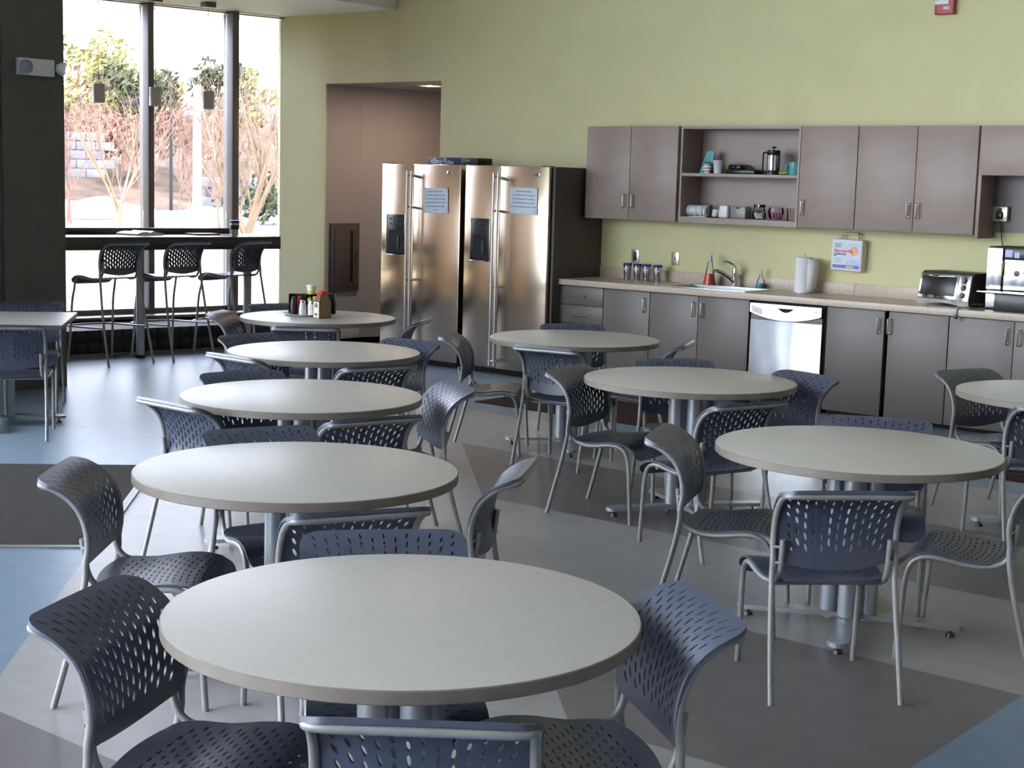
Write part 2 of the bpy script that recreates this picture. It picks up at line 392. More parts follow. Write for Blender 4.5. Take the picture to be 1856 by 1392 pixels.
# convector enclosure under the sill
cv = MB(); mx = baymx(0, 0)
cv.box((0.415, -1.55, 0.118), (0.77, 3.06, 0.234), 0, mx)
cvo = cv.obj('convector_cover', M['recess']); tag(cvo, 'long black convector cover under the window sill', 'heater')
g = MB()
for k in range(26): g.box((0.803, -0.12 - k * 0.115, 0.075), (0.006, 0.095, 0.085), 0.001, mx)
g.obj('grille', M['darkm'], cvo)
g = MB()
for k in range(26): g.box((0.803, -0.12 - k * 0.115, 0.21), (0.006, 0.095, 0.05), 0.001, mx)
g.obj('grille', M['darkm'], cvo)
g = MB(); g.box((0.812, -1.55, 0.012), (0.02, 3.06, 0.022), 0.002, mx); g.obj('kick_rail', M['mullion'], cvo)

# ------------------------------------------------------------------ glazed entry wall (outside the frame, lights the room)
G0 = Vector((-10.1, 4.6)); G1 = Vector((-2.0, -3.5)); gd = (G1 - G0).normalized(); gl = (G1 - G0).length
gm = Matrix.Translation((G0.x, G0.y, 0)) @ Matrix.Rotation(math.atan2(gd.y, gd.x), 4, 'Z')
N = 8; st = gl / N
for k in range(N):
    fr = MB(); fr.box(((k + 0.5) * st, 0, 0.06), (st - 0.08, 0.1, 0.12), mx=gm); fr.box(((k + 0.5) * st, 0, 4.40), (st - 0.08, 0.1, 0.1), mx=gm)
    o = struct(fr.obj('window_%d' % (k + 4), M['mullion']))
    p = MB(); p.box(((k + 0.5) * st, 0, 2.235), (st - 0.08, 0.008, 4.23), mx=gm); p.obj('pane', M['glass'], o)
for k in range(N + 1):
    t = MB(); t.box((k * st, 0, 2.24), (0.08, 0.14, 4.48), mx=gm); struct(t.obj('trim_%d' % (k + 4), M['mullion']))

# ceiling lamps of the room (warm)
def spot(name, loc, e, col, size, rot=(0, 0, 0), sq=None):
    l = bpy.data.lights.new(name, 'AREA'); l.energy = e; l.color = col; l.size = size
    o = bpy.data.objects.new(name, l); COL.objects.link(o); o.location = loc; o.rotation_euler = rot; return o
def downlight(x, y, z, label, e, half=0.09, group=None):
    t = thing('recessed_downlight', label, 'ceiling light', (x, y, z), 0, group)
    f = MB()
    for sx_, sy_, dx, dy in ((0, 1, half + 0.02, 0.02), (0, -1, half + 0.02, 0.02), (1, 0, 0.02, half + 0.02), (-1, 0, 0.02, half + 0.02)):
        f.box((sx_ * half, sy_ * half, -0.006), (dx * 2 if dx > 0.02 else 0.022, dy * 2 if dy > 0.02 else 0.022, 0.011), 0.002)
    f.obj('trim_ring', M['whitep'], t)
    d = MB(); d.box((0, 0, -0.004), (half * 2 - 0.02, half * 2 - 0.02, 0.006)); d.obj('diffuser', M['lamp'], t)
    l = bpy.data.lights.new('downlight_lamp', 'AREA'); l.energy = e; l.color = (1.0, 0.74, 0.54); l.size = half * 1.8
    lo = bpy.data.objects.new('downlight_lamp', l); COL.objects.link(lo); lo.parent = t; lo.location = (0, 0, -0.02)
downlight(-10.37, 11.33, AZ, 'square recessed downlight glowing in the passage ceiling behind the fridges', 2.6)

# ------------------------------------------------------------------ chairs and stools
L_BACK = [(-0.152, 0.432), (-0.142, 0.475), (-0.139, 0.52), (-0.143, 0.565), (-0.156, 0.610), (-0.180, 0.652), (-0.220, 0.687), (-0.264, 0.710), (-0.310, 0.725)]
L_SEAT = [(-0.158, 0.402), (-0.10, 0.392), (-0.03, 0.390), (0.05, 0.402), (0.12, 0.406), (0.185, 0.394), (0.225, 0.366), (0.245, 0.325)]
def arc(pts, n=10):
    P = spline([(0, a, b) for a, b in pts], n); d = [0.0]
    for i in range(1, len(P)): d.append(d[-1] + (P[i] - P[i - 1]).length)
    return P, d
def at_arc(P, d, s):
    s = max(0.0, min(d[-1], s))
    for i in range(1, len(d)):
        if d[i] >= s:
            t = (s - d[i - 1]) / max(1e-9, d[i] - d[i - 1]); p = P[i - 1].lerp(P[i], t); q = (P[i] - P[i - 1]).normalized(); return p, q
    return P[-1], (P[-1] - P[-2]).normalized()
BP, BD = arc(L_BACK); SP, SD = arc(L_SEAT)
LB, LS = BD[-1], SD[-1]
def back_pt(x, s):
    p, q = at_arc(BP, BD, s); f = 1 - (x / 0.2225) ** 2
    k = 0.026 * f * min(1, (1.05 - s / LB) * 1.6)
    sag = 0.010 * f * (s / LB) ** 2
    return Vector((x, p.y - k, p.z + sag * 0.3))
def seat_pt(x, t):
    p, q = at_arc(SP, SD, t); f = 1 - (x / 0.235) ** 2
    return Vector((x, p.y, p.z - 0.014 * f * (1 - abs(t / LS - 0.35))))
def rounded_outline(w0, w1, L, rb, rt_, bow):
    """outline in (x, s): half width w0 at s=0, w1 at s=L, corner radii, bow = arc sag of the s=0 edge"""
    pts = []
    def corner(cx, cy, r, a0, a1, n=8):
        for i in range(n + 1):
            a = a0 + (a1 - a0) * i / n; pts.append((cx + r * cos(a), cy + r * sin(a)))
    n = 14
    for i in range(1, n):
        x = -(w0 - rb) + 2 * (w0 - rb) * i / n; pts.append((x, bow * (x / (w0 - rb)) ** 2))
    corner(w0 - rb, bow + rb, rb, -pi / 2, 0)
    for i in range(1, 8): pts.append((w0 + (w1 - w0) * i / 8, bow + rb + (L - rt_ - bow - rb) * i / 8))
    corner(w1 - rt_, L - rt_, rt_, 0, pi / 2)
    for i in range(1, 12): pts.append((w1 - rt_ - 2 * (w1 - rt_) * i / 12, L))
    corner(-(w1 - rt_), L - rt_, rt_, pi / 2, pi)
    for i in range(1, 8): pts.append((-w1 + (w1 - w0) * i / 8, L - rt_ - (L - rt_ - bow - rb) * i / 8))
    corner(-(w0 - rb), bow + rb, rb, pi, 1.5 * pi)
    return pts
def shell(name, outline, slots, fn, thick, m, down):
    V = [Vector(p) for p in outline]; n = len(V); E = [(i, (i + 1) % n) for i in range(n)]
    for (cx, cy, a, b_, th) in slots:
        o = len(V)
        for k in range(10):
            t = 2 * pi * k / 10; u, v = a * cos(t), b_ * sin(t)
            V.append(Vector((cx + u * cos(th) - v * sin(th), cy + u * sin(th) + v * cos(th))))
        E += [(o + k, o + (k + 1) % 10) for k in range(10)]
    def inslot(x, y, g):
        for (cx, cy, a, b_, th) in slots:
            dx, dy = x - cx, y - cy
            if abs(dx) > 0.05 or abs(dy) > 0.05: continue
            u = dx * cos(th) + dy * sin(th); v = -dx * sin(th) + dy * cos(th)
            if (u / (a * g)) ** 2 + (v / (b_ * g)) ** 2 < 1: return True
        return False
    xs = [p[0] for p in outline]; ys = [p[1] for p in outline]; h = 0.016; y = min(ys) + h
    from mathutils.geometry import intersect_point_tri_2d
    def inside(x, y):
        c = False; j = n - 1
        for i in range(n):
            xi, yi, xj, yj = V[i].x, V[i].y, V[j].x, V[j].y
            if (yi > y) != (yj > y) and x < (xj - xi) * (y - yi) / (yj - yi) + xi: c = not c
            j = i
        return c
    while y < max(ys):
        x = min(xs) + h
        while x < max(xs):
            if inside(x, y) and all((x - V[i].x) ** 2 + (y - V[i].y) ** 2 > 0.00006 for i in range(n)) and not inslot(x, y, 1.35): V.append(Vector((x, y)))
            x += h
        y += h
    ov, oe, of, *_ = delaunay_2d_cdt(V, E, [], 0, 1e-6)
    bm_ = bmesh.new(); vs = [bm_.verts.new(fn(p.x, p.y)) for p in ov]
    for f in of:
        cx = sum(ov[i].x for i in f) / 3; cy = sum(ov[i].y for i in f) / 3
        if inslot(cx, cy, 0.985) or not inside(cx, cy): continue
        try: bm_.faces.new([vs[i] for i in f])
        except ValueError: pass
    for v in [v for v in bm_.verts if not v.link_faces]: bm_.verts.remove(v)
    bmesh.ops.recalc_face_normals(bm_, faces=bm_.faces[:])
    nz = sum(f.normal.z for f in bm_.faces) if down == 'z' else sum(f.normal.y for f in bm_.faces)
    if nz < 0: bmesh.ops.reverse_faces(bm_, faces=bm_.faces[:])
    bm_.verts.ensure_lookup_table(); bm_.normal_update()
    me = bpy.data.meshes.new(name); N_ = [v.normal.copy() for v in bm_.verts]
    v0 = [v.co.copy() for v in bm_.verts]; bm_.verts.index_update()
    F = [[v.index for v in f.verts] for f in bm_.faces]; k = len(v0)
    B = [(e.verts[0].index, e.verts[1].index, e.link_faces[0]) for e in bm_.edges if len(e.link_faces) == 1]
    sides = []
    for a, c, f in B:
        idx = [v.index for v in f.verts]; i = idx.index(a)
        sides.append((c, a, a + k, c + k) if idx[(i + 1) % 3] == c else (a, c, c + k, a + k))
    bm_.free()
    tk = [thick(p) for p in v0] if callable(thick) else [thick] * k
    me.from_pydata(v0 + [p - q * h_ for p, q, h_ in zip(v0, N_, tk)], [], F + [tuple(reversed([i + k for i in f])) for f in F] + sides)
    me.materials.append(m)
    b2 = bmesh.new(); b2.from_mesh(me)
    for f in b2.faces: f.smooth = True
    for e in b2.edges:
        if len(e.link_faces) == 2 and e.calc_face_angle(0) > R(50): e.smooth = False
    b2.to_mesh(me); b2.free(); return me
bs = []
for k in range(-6, 7):
    for r_ in range(9):
        s_ = 0.075 + 0.0385 * r_ + (0.0192 if k % 2 else 0)
        if s_ > LB - 0.022: continue
        spread = 0.0235 + 0.0085 * (s_ / LB); x_ = k * spread
        if abs(x_) > 0.197 - (0.03 if s_ < 0.10 else 0): continue
        flare = max(0, min(1, (s_ - 0.22) / 0.12))
        th = pi / 2 - math.atan2(k * 0.0085, LB) * 3.2
        bs.append((x_, s_, 0.0148, 0.0043 - 0.0018 * flare, th))
BACK_ME = shell('backrest', rounded_outline(0.212, 0.2235, LB, 0.055, 0.058, 0.018), bs, back_pt, lambda p: 0.006 + 0.006 * max(0.0, min(1.0, (p.z - 0.690) / 0.024)), M['navy'], 'y')
ss = []
for r_ in range(18):
    t_ = 0.055 + 0.0215 * r_
    if t_ > LS - 0.06: continue
    for k in range(-4, 5):
        x_ = (k + (0.5 if r_ % 2 else 0)) * 0.046
        if abs(x_) > 0.176: continue
        ss.append((x_, t_ + 0.02 * (x_ / 0.2) ** 2, 0.0145, 0.0026, 0.10 * (x_ / 0.17)))
SEAT_ME = shell('seat', rounded_outline(0.205, 0.222, LS, 0.085, 0.055, 0.012), ss, seat_pt, 0.007, M['navy'], 'z')

def back_off(x, s, off):
    p, q = at_arc(BP, BD, s); nrm = Vector((0, -q.z, q.y))   # points rearward / up
    if nrm.y > 0: nrm = -nrm
    return Vector((x, p.y + nrm.y * off, p.z + nrm.z * off))
TR = 0.0105
def upright(sx_):
    pts = [Vector((sx_ * 0.219, -0.260, 0.0)), Vector((sx_ * 0.216, -0.216, 0.16)), Vector((sx_ * 0.211, -0.178, 0.31)), Vector((sx_ * 0.208, -0.160, 0.41))]
    upper = [Vector((sx_ * 0.207, -0.158, 0.46))] + [back_off(sx_ * 0.207, LB * f, 0.012) + Vector((0, 0, 0)) for f in (0.22, 0.36, 0.5, 0.64, 0.76, 0.85)]
    return pts, upper
def chair_frame():
    parts = {}
    pl, ul = upright(-1); pr, ur = upright(1)
    rim = [back_off(-0.206, LB * 0.905, 0.0145), back_off(-0.196, LB * 0.95, 0.0165), back_off(-0.160, LB * 0.972, 0.0185), back_off(-0.08, LB * 0.976, 0.0185),
           back_off(0.0, LB * 0.977, 0.0185), back_off(0.08, LB * 0.976, 0.0185), back_off(0.160, LB * 0.972, 0.0185), back_off(0.196, LB * 0.95, 0.0165), back_off(0.206, LB * 0.905, 0.0145)]
    full = spline(pl + ul + rim + ur[::-1] + pr[::-1], 5)
    cut = 3 * 5                                                     # the legs end where the tube passes the seat
    parts['rear'] = [full[:cut + 1], full[len(full) - cut - 1:]]
    parts['loop'] = full[cut:len(full) - cut]
    parts['side'] = []; parts['front'] = []
    for sx_ in (-1, 1):
        p = [(sx_ * 0.181, -0.175, 0.535), (sx_ * 0.181, -0.168, 0.48), (sx_ * 0.182, -0.158, 0.425), (sx_ * 0.185, -0.130, 0.388), (sx_ * 0.196, -0.07, 0.372),
             (sx_ * 0.207, 0.0, 0.374), (sx_ * 0.212, 0.08, 0.386), (sx_ * 0.213, 0.135, 0.383), (sx_ * 0.213, 0.175, 0.355), (sx_ * 0.213, 0.193, 0.29),
             (sx_ * 0.212, 0.202, 0.17), (sx_ * 0.212, 0.214, 0.0)]
        f = spline(p, 5); parts['side'].append(f[:9 * 5 + 1]); parts['front'].append(f[9 * 5:])
    return parts
CF = chair_frame()
def make_chair(label, cat='chair', group=None):
    t = thing('cafe_chair', label, cat, group=group)
    for nme, me in (('seat', SEAT_ME), ('backrest', BACK_ME)):
        o = bpy.data.objects.new(nme, me); COL.objects.link(o); o.parent = t
    MB().tube(CF['loop'], TR, 10, cap=False).obj('back_frame', M['tubeg'], t)
    for p in CF['rear'] + CF['front']: MB().tube(p, TR, 10).obj('leg', M['tubeg'], t)
    sf = MB()
    for p in CF['side']: sf.tube(p, TR * 0.95, 10)
    sf.tube([(-0.205, 0.115, 0.372), (0.205, 0.115, 0.372)], 0.008, 8); sf.tube([(-0.187, -0.10, 0.370), (0.187, -0.10, 0.370)], 0.008, 8)
    sf.obj('seat_frame', M['tubeg'], t)
    br = MB()
    for sx_ in (-1, 1):
        for z in (0.455, 0.508): br.tube([(sx_ * 0.181, -0.172, z), (sx_ * 0.208, -0.160, z)], 0.0055, 8)
    br.obj('bracket', M['tubeg'], t)
    return t
TN = dict(A='the nearest round table', B='the round table right behind the nearest one', C='the third round table of the left-hand row',
          D='the fourth round table of the left-hand row', E='the round table holding the condiments', F='the round table in front of the drawers',
          G='the round table in front of the dishwasher', H='the large-looking round table at right', I='the round table cut by the right edge',
          J='the square table by the dark wall')
CH = [  # x, y, facing degrees, label
    (-2.562, 2.090, 24, 'navy slotted chair at the left side of the nearest round table'),
    (-1.930, 2.148, 128, 'navy slotted chair, back towards us, before the nearest round table'),
    (-1.960, 2.695, -126, 'navy slotted chair at the right side of the nearest round table'),
    (-2.572, 2.706, -41, 'navy slotted chair facing us beyond the nearest round table'),
    (-3.919, 2.995, 40, 'navy slotted chair left of the second nearest round table, beside the carpet'),
    (-3.292, 3.185, 154, 'navy slotted chair, back towards us, before the second nearest round table'),
    (-3.383, 3.775, -150, 'navy slotted chair right of the second nearest round table'),
    (-4.029, 3.669, -21, 'navy slotted chair facing us beyond the second nearest round table'),
    (-5.072, 4.252, 88, 'navy slotted chair left of the third round table in the left row'),
    (-4.484, 4.398, 164, 'navy slotted chair, back towards us, at the right of the third left-row table'),
    (-4.789, 5.062, -121, 'navy slotted chair facing left beyond the right rim of the third left-row table'),
    (-5.338, 4.750, -14, 'navy slotted chair facing us beyond the third round table in the left row'),
    (-6.177, 5.535, 88, 'navy slotted chair left of the fourth round table in the left row'),
    (-5.672, 5.645, 164, 'navy slotted chair, back towards us, at the right of the fourth left-row table'),
    (-6.110, 6.285, -88, 'navy slotted chair facing us beyond the right rim of the fourth left-row table'),
    (-6.646, 5.984, -4, 'navy slotted chair at the far left of the fourth left-row table'),
    (-7.960, 6.985, 32, 'navy slotted chair left of the condiment table'),
    (-7.291, 6.834, 132, 'navy slotted chair, back towards us, before the condiment table'),
    (-7.268, 7.497, -148, 'navy slotted chair right of the condiment table, before the left fridge'),
    (-8.215, 7.500, -23, 'navy slotted chair beyond the condiment table, under the windows'),
    (-6.051, 7.226, 32, 'navy slotted chair seen side-on before the gap between the two fridges'),
    (-5.444, 7.206, 100, 'navy slotted chair, back towards us, before the table near the drawers'),
    (-5.309, 7.762, -157, 'navy slotted chair right of the table near the drawers'),
    (-5.965, 8.022, -42, 'navy slotted chair facing us beyond the table near the drawers'),
    (-4.429, 6.280, 8, 'navy slotted chair left of the table before the dishwasher'),
    (-3.690, 5.985, 162, 'navy slotted chair, back towards us, before the table by the dishwasher'),
    (-3.839, 6.781, -106, 'navy slotted chair facing us right before the dishwasher'),
    (-4.358, 6.823, -42, 'navy slotted chair facing us beyond the table by the dishwasher'),
    (-2.985, 5.030, 22, 'navy slotted chair left of the big right-hand round table'),
    (-2.370, 4.595, 135, 'navy slotted chair showing its whole back before the right-hand round table'),
    (-2.110, 5.285, -168, 'navy slotted chair cut by the frame, right of the right-hand round table'),
    (-2.692, 5.636, -67, 'navy slotted chair facing us beyond the right-hand round table'),
    (-3.008, 7.818, -20, 'navy slotted chair left of the table cut by the right edge'),
    (-2.62, 7.17, 138, 'navy slotted chair cut by the right edge, back towards us'),
    (-8.42, 5.38, 140, 'navy slotted chair, back towards us, before the square table at far left'),
    (-9.33, 6.07, -40, 'navy slotted chair between the square table and the charcoal wall'),
]
GRP = 'navy cafe chairs with silver frames'
c0 = None
for (x, y, a, lab) in CH:
    rz = R(a - 90)
    if c0 is None:
        c0 = make_chair(lab, group=GRP); place(c0, (x, y, 0), rz)
    else: dup(c0, (x, y, 0), rz, lab, GRP)

# bar stools: the same seat shells on tall frames
DZ = 0.362
def make_stool(label, group):
    t = thing('bar_stool', label, 'bar stool', group=group)
    for nme, me in (('seat', SEAT_ME), ('backrest', BACK_ME)):
        o = bpy.data.objects.new(nme, me); COL.objects.link(o); o.parent = t; o.location = (0, 0, DZ - (0.02 if nme == 'backrest' else 0))
    sh = Vector((0, 0, DZ))
    MB().tube([p + sh - Vector((0, 0, .02)) for p in CF['loop']], TR, 10, cap=False).obj('back_frame', M['tubeg'], t)
    for k, sx_ in enumerate((-1, 1)):
        top = CF['rear'][0 if sx_ < 0 else 1]; e = (top[-1] if sx_ < 0 else top[0]) + sh - Vector((0, 0, .02))
        MB().tube(spline([(sx_ * 0.240, -0.315, 0), (sx_ * 0.233, -0.255, 0.25), (sx_ * 0.222, -0.205, 0.48), tuple(e)], 6), TR, 10).obj('leg', M['tubeg'], t)
        e = CF['front'][k][0] + sh
        MB().tube(spline([tuple(e), (sx_ * 0.218, 0.222, 0.52), (sx_ * 0.226, 0.245, 0.22), (sx_ * 0.235, 0.268, 0)], 6), TR, 10).obj('leg', M['tubeg'], t)
    sf = MB()
    for p in CF['side']: sf.tube([q + sh for q in p], TR * 0.95, 10)
    sf.tube([(-0.205, 0.115, 0.372 + DZ), (0.205, 0.115, 0.372 + DZ)], 0.008, 8); sf.obj('seat_frame', M['tubeg'], t)
    fr = MB()
    fr.tube(spline([(-0.229, -0.230, 0.325), (-0.226, 0.0, 0.318), (-0.226, 0.235, 0.312), (-0.20, 0.30, 0.31), (-0.10, 0.335, 0.31), (0, 0.345, 0.31), (0.10, 0.335, 0.31), (0.20, 0.30, 0.31),
                    (0.226, 0.235, 0.312), (0.226, 0.0, 0.318), (0.229, -0.230, 0.325)], 5), 0.009, 10)
    fr.obj('foot_rail', M['tubeg'], t)
    br = MB()
    for sx_ in (-1, 1):
        for z in (0.455, 0.508): br.tube([(sx_ * 0.181, -0.172, z + DZ), (sx_ * 0.208, -0.160, z + DZ)], 0.0055, 8)
    br.obj('bracket', M['tubeg'], t)
    return t
st0 = None
for s_, d_, a_, lab in ((2.60, 1.26, 12, 'tall dark bar stool nearest the charcoal wall, tucked under the window bar'),
                        (1.97, 1.21, 13, 'tall dark bar stool in the middle of the three at the window bar'),
                        (1.335, 1.20, 20, 'tall dark bar stool nearest the green wall, turned at the window bar')):
    p = bay(s_, d_); face = math.atan2(-E2.y, -E2.x) + R(a_); rz = face - pi / 2
    if st0 is None: st0 = make_stool(lab, 'bar stools at the window'); place(st0, p, rz)
    else: dup(st0, p, rz, lab, 'bar stools at the window')

# ------------------------------------------------------------------ tables
HT = 0.698
def add_base(t, rot, ncol=4, reach=0.44):
    for k in range(ncol):
        a = rot + k * 2 * pi / ncol; mx = Matrix.Rotation(a, 4, 'Z')
        c = MB(); c.cyl((0.072 * cos(a), 0.072 * sin(a), 0.058), (0.072 * cos(a), 0.072 * sin(a), HT - 0.036), 0.036, seg=24)
        c.cyl((0.072 * cos(a), 0.072 * sin(a), 0.030), (0.072 * cos(a), 0.072 * sin(a), 0.0585), 0.030, seg=20); c.obj('column', M['pedestal'], t)
        poly = [(0.02, -0.030), (reach - 0.05, -0.040)] + [(reach - 0.05 + 0.04 * sin(u), -0.040 * cos(u)) for u in [pi * i / 10 for i in range(1, 10)]] + [(reach - 0.05, 0.040), (0.02, 0.030)]
        f = MB(); f.prism(poly, 0.038, 0.056, lambda x, y, h: tuple(mx @ Vector((x, y, h - 0.010 * max(0, (x - 0.1)) / reach)))); f.obj('foot', M['pedestal'], t)
        g = MB(); p = mx @ Vector((reach - 0.055, 0, 0)); g.cyl((p.x, p.y, 0.010), (p.x, p.y, 0.034), 0.006, seg=10); g.cyl((p.x, p.y, 0.0), (p.x, p.y, 0.013), 0.019, 0.015, seg=16); g.obj('glide', M['dark'], t)
    pl = MB(); pl.box((0, 0, HT - 0.034), (0.42, 0.42, 0.006), 0.002); pl.obj('mounting_plate', M['blackm'], t)
def make_round(label, group):
    t = thing('round_table', label, 'table', group=group); r = 0.5395
    top = MB(); top.lathe([(0.0, HT - 0.030), (r - 0.006, HT - 0.030), (r - 0.003, HT - 0.0005), (r - 0.005, HT), (0.0, HT)], seg=96); top.obj('tabletop', M['tabletop'], t)
    e = MB(); e.lathe([(r - 0.002, HT - 0.031), (r, HT - 0.029), (r, HT - 0.003), (r - 0.0025, HT - 0.0006), (r - 0.0035, HT - 0.002)], seg=96); e.obj('edge_band', M['edge'], t)
    add_base(t, 0.0)
    return t
TB = [(-2.293, 2.449, 70, 'nearest round laminate table at the bottom of the view'),
      (-3.709, 3.431, 55, 'second nearest round laminate table, right of the dark carpet'),
      (-4.992, 4.643, 50, 'third round laminate table of the left-hand row, counting from the front'),
      (-6.199, 5.932, 45, 'fourth round laminate table of the left-hand row, before the condiment table'),
      (-7.762, 7.364, 40, 'farthest round laminate table, holding the condiments near the left fridge'),
      (-5.773, 7.712, 36, 'round laminate table in front of the right fridge and the drawers'),
      (-4.154, 6.538, 56, 'round laminate table in front of the dishwasher'),
      (-2.593, 5.288, 22, 'round laminate table at right, its silver pedestal seen behind a chair'),
      (-2.600, 7.590, 30, 'round laminate table cut off by the right edge of the view')]
t0 = None
for x, y, a, lab in TB:
    if t0 is None: t0 = make_round(lab, 'round laminate tables'); place(t0, (x, y, 0), R(a))
    else: dup(t0, (x, y, 0), R(a), lab, 'round laminate tables')
t = thing('square_table', 'square laminate table in front of the charcoal wall at left', 'table', (-8.87, 5.54, 0), R(-40.5))
p = MB(); p.box((0, 0, HT - 0.015), (0.925, 0.925, 0.030)); p.obj('tabletop', M['tabletop'], t)
p = MB()
for sx_, sy_ in ((1, 0), (-1, 0), (0, 1), (0, -1)):
    p.box((sx_ * 0.464, sy_ * 0.464, HT - 0.0155), (0.004 if sx_ else 0.932, 0.004 if sy_ else 0.932, 0.029), 0.0006)
p.obj('edge_band', M['edge'], t); add_base(t, R(5))

# ------------------------------------------------------------------ carpet and rug
def quad_mat(name, pts, z, m, label, cat, edge=None):
    q = MB(); q.prism(pts, 0.0, z); o = q.obj(name, m); tag(o, label, cat); return o
r2 = math.sqrt(2)
def uv(u, v): return ((u - v) / r2, (u + v) / r2)          # u along (1,1), v along (-1,1)
u1 = -1.67 / r2; v0, v1 = 9.62 / r2, 12.35 / r2
o = quad_mat('entrance_carpet', [uv(u1, v0), uv(u1, v1), uv(u1 - 2.4, v1), uv(u1 - 2.4, v0)], 0.006, M['carpet'], 'dark grey walk-off carpet set in the floor at the left edge', 'carpet')
tr_ = MB(); tr_.prism([uv(u1 + 0.005, v0 - 0.03), uv(u1 + 0.045, v0 - 0.03), uv(u1 + 0.045, v1 + 0.0), uv(u1 + 0.005, v1)], 0, 0.008)
tr_.prism([uv(u1 + 0.005, v0 - 0.035), uv(u1 + 0.005, v0 - 0.003), uv(u1 - 2.4, v0 - 0.003), uv(u1 - 2.4, v0 - 0.035)], 0, 0.008, mi=0)
tr_.obj('edge_strip', M['alu'], o, 'aluminium edge strip')
quad_mat('runner_rug', [(-7.46, 8.72), (-1.9, 8.72), (-1.9, 9.62), (-7.46, 9.62)], 0.007, M['rug'], 'long dark brown runner on the floor before the counter', 'rug')

# ------------------------------------------------------------------ fridges
def make_fridge(label, x0, xs, x1, disp, notes_lab):
    """side by side fridge standing with its doors at y = 10.127"""
    t = thing('refrigerator', label, 'refrigerator', ((x0 + x1) / 2, 10.127, 0)); cx = (x0 + x1) / 2
    l, s_, r_ = x0 - cx, xs - cx, x1 - cx
    b_ = MB(); b_.bb(l + 0.012, r_ - 0.012, 0.075, 0.695, 0.03, 1.795, 0.004); b_.obj('cabinet', M['panel'], t)
    g = MB(); g.bb(l + 0.015, r_ - 0.015, 0.045, 0.074, 0.0, 0.048)
    for k in range(14): g.bb(l + 0.03 + k * 0.064, l + 0.08 + k * 0.064, 0.038, 0.046, 0.010, 0.040, 0.001)
    g.obj('toe_grille', M['recess'], t)
    h = MB(); h.bb(r_ - 0.10, r_ - 0.02, 0.02, 0.09, 1.796, 1.812, 0.003); h.bb(l + 0.02, l + 0.10, 0.02, 0.09, 1.796, 1.812, 0.003); h.obj('hinge_cover', M['darkm'], t)
    for (a, c, k) in ((l, s_ - 0.003, 0), (s_ + 0.003, r_, 1)):
        d = MB()
        d.bb(a, c, -0.004, 0.068, 0.052, 1.806, 0.006)
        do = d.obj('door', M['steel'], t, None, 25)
        hx = a + 0.022 if k else c - 0.022
        hb = MB(); hb.tube([(hx, -0.062, 0.08), (hx, -0.062, 1.745)], 0.0105, 12)
        for z in (0.115, 0.765, 1.42, 1.705): hb.tube([(hx, -0.062, z), (hx, 0.006, z)], 0.009, 8)
        hb.obj('handle', M['steelp'], do)
    dx0, dx1, z0, z1 = disp[0] - cx, disp[1] - cx, 0.985, 1.349
    f = MB(); f.bb(dx0, dx1, -0.014, 0.0, z0, z1, 0.004); do = f.obj('dispenser', M['dark'], t)
    f = MB(); f.bb(dx0 + 0.025, dx1 - 0.025, -0.0155, -0.0135, z0 + 0.02, z1 - 0.14); f.obj('cavity', M['recess'], do)
    f = MB()
    for i in range(4):
        for j in range(2): f.lathe([(0, 0), (0.010, 0.0), (0.010, 0.002), (0, 0.002)], seg=14); n_ = 14 * 4; \
            f.v[-n_:] = [(dx0 + 0.045 + i * 0.042 + p[0], -0.0142 - p[2], z1 - 0.04 - j * 0.045 + p[1]) for p in f.v[-n_:]]
    f.obj('control_button', M['panel'], do)['kind'] = 'stuff'
    f = MB(); f.bb((dx0 + dx1) / 2 + 0.02, (dx0 + dx1) / 2 + 0.05, -0.020, -0.014, z0 + 0.06, z0 + 0.17, 0.003); f.obj('paddle', M['darkm'], do)
    f = MB(); f.bb(dx0 - 0.006, dx1 + 0.006, -0.017, 0.0, z0 - 0.010, z0, 0.002); f.bb(dx0 - 0.006, dx0, -0.017, 0, z0, z1, 0.001); f.bb(dx1, dx1 + 0.006, -0.017, 0, z0, z1, 0.001); f.obj('dispenser_trim', M['chrome'], do)
    bd = MB(); bd.bb(r_ - 0.155, r_ - 0.095, -0.013, -0.004, 1.725, 1.750, 0.002); bo = bd.obj('badge', M['chrome'], t)
    bd = MB(); bd.bb(r_ - 0.135, r_ - 0.105, -0.0145, -0.0125, 1.729, 1.746, 0.001); bd.obj('badge_mark', M['epanel'], bo)
    return t
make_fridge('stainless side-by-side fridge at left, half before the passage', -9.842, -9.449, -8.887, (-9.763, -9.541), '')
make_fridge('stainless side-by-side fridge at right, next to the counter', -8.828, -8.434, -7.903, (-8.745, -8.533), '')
def note(x0, x1, z0, z1, lines, label, tilt):
    p = MB(); p.bb(0, x1 - x0, -0.0010, 0.0, 0, z1 - z0); o = p.obj('paper_notice', M['paper']); tag(o, label, 'notice')
    o.location = (x0, 10.1155, z0); o.rotation_euler = (0, R(tilt), 0)
    n = len(lines)
    tx = text('printed_lines', '\n'.join(lines), 0.0185, ((x1 - x0) / 2, -0.0014, (z1 - z0) * 0.84), M['ink'], o, 'CENTER', sp=1.75)
    tp = MB()
    for a in (0.006, x1 - x0 - 0.030): tp.bb(a, a + 0.024, -0.0018, -0.0008, z1 - z0 - 0.018, z1 - z0 + 0.006)
    tp.bb(x1 - x0 - 0.022, x1 - x0 + 0.006, -0.0018, -0.0008, 0.01, 0.05)
    for i, o2 in enumerate([tp.obj('tape', M['cupw'], o)]): pass
note(-9.318, -9.022, 1.374, 1.594, ['All personal food items', 'in containers must be removed', 'from refrigerators for cleaning', 'on the last Friday of each month.', 'Items in any containers will be', 'tossed.'], 'printed white notice taped to the left fridge door', -1.2)
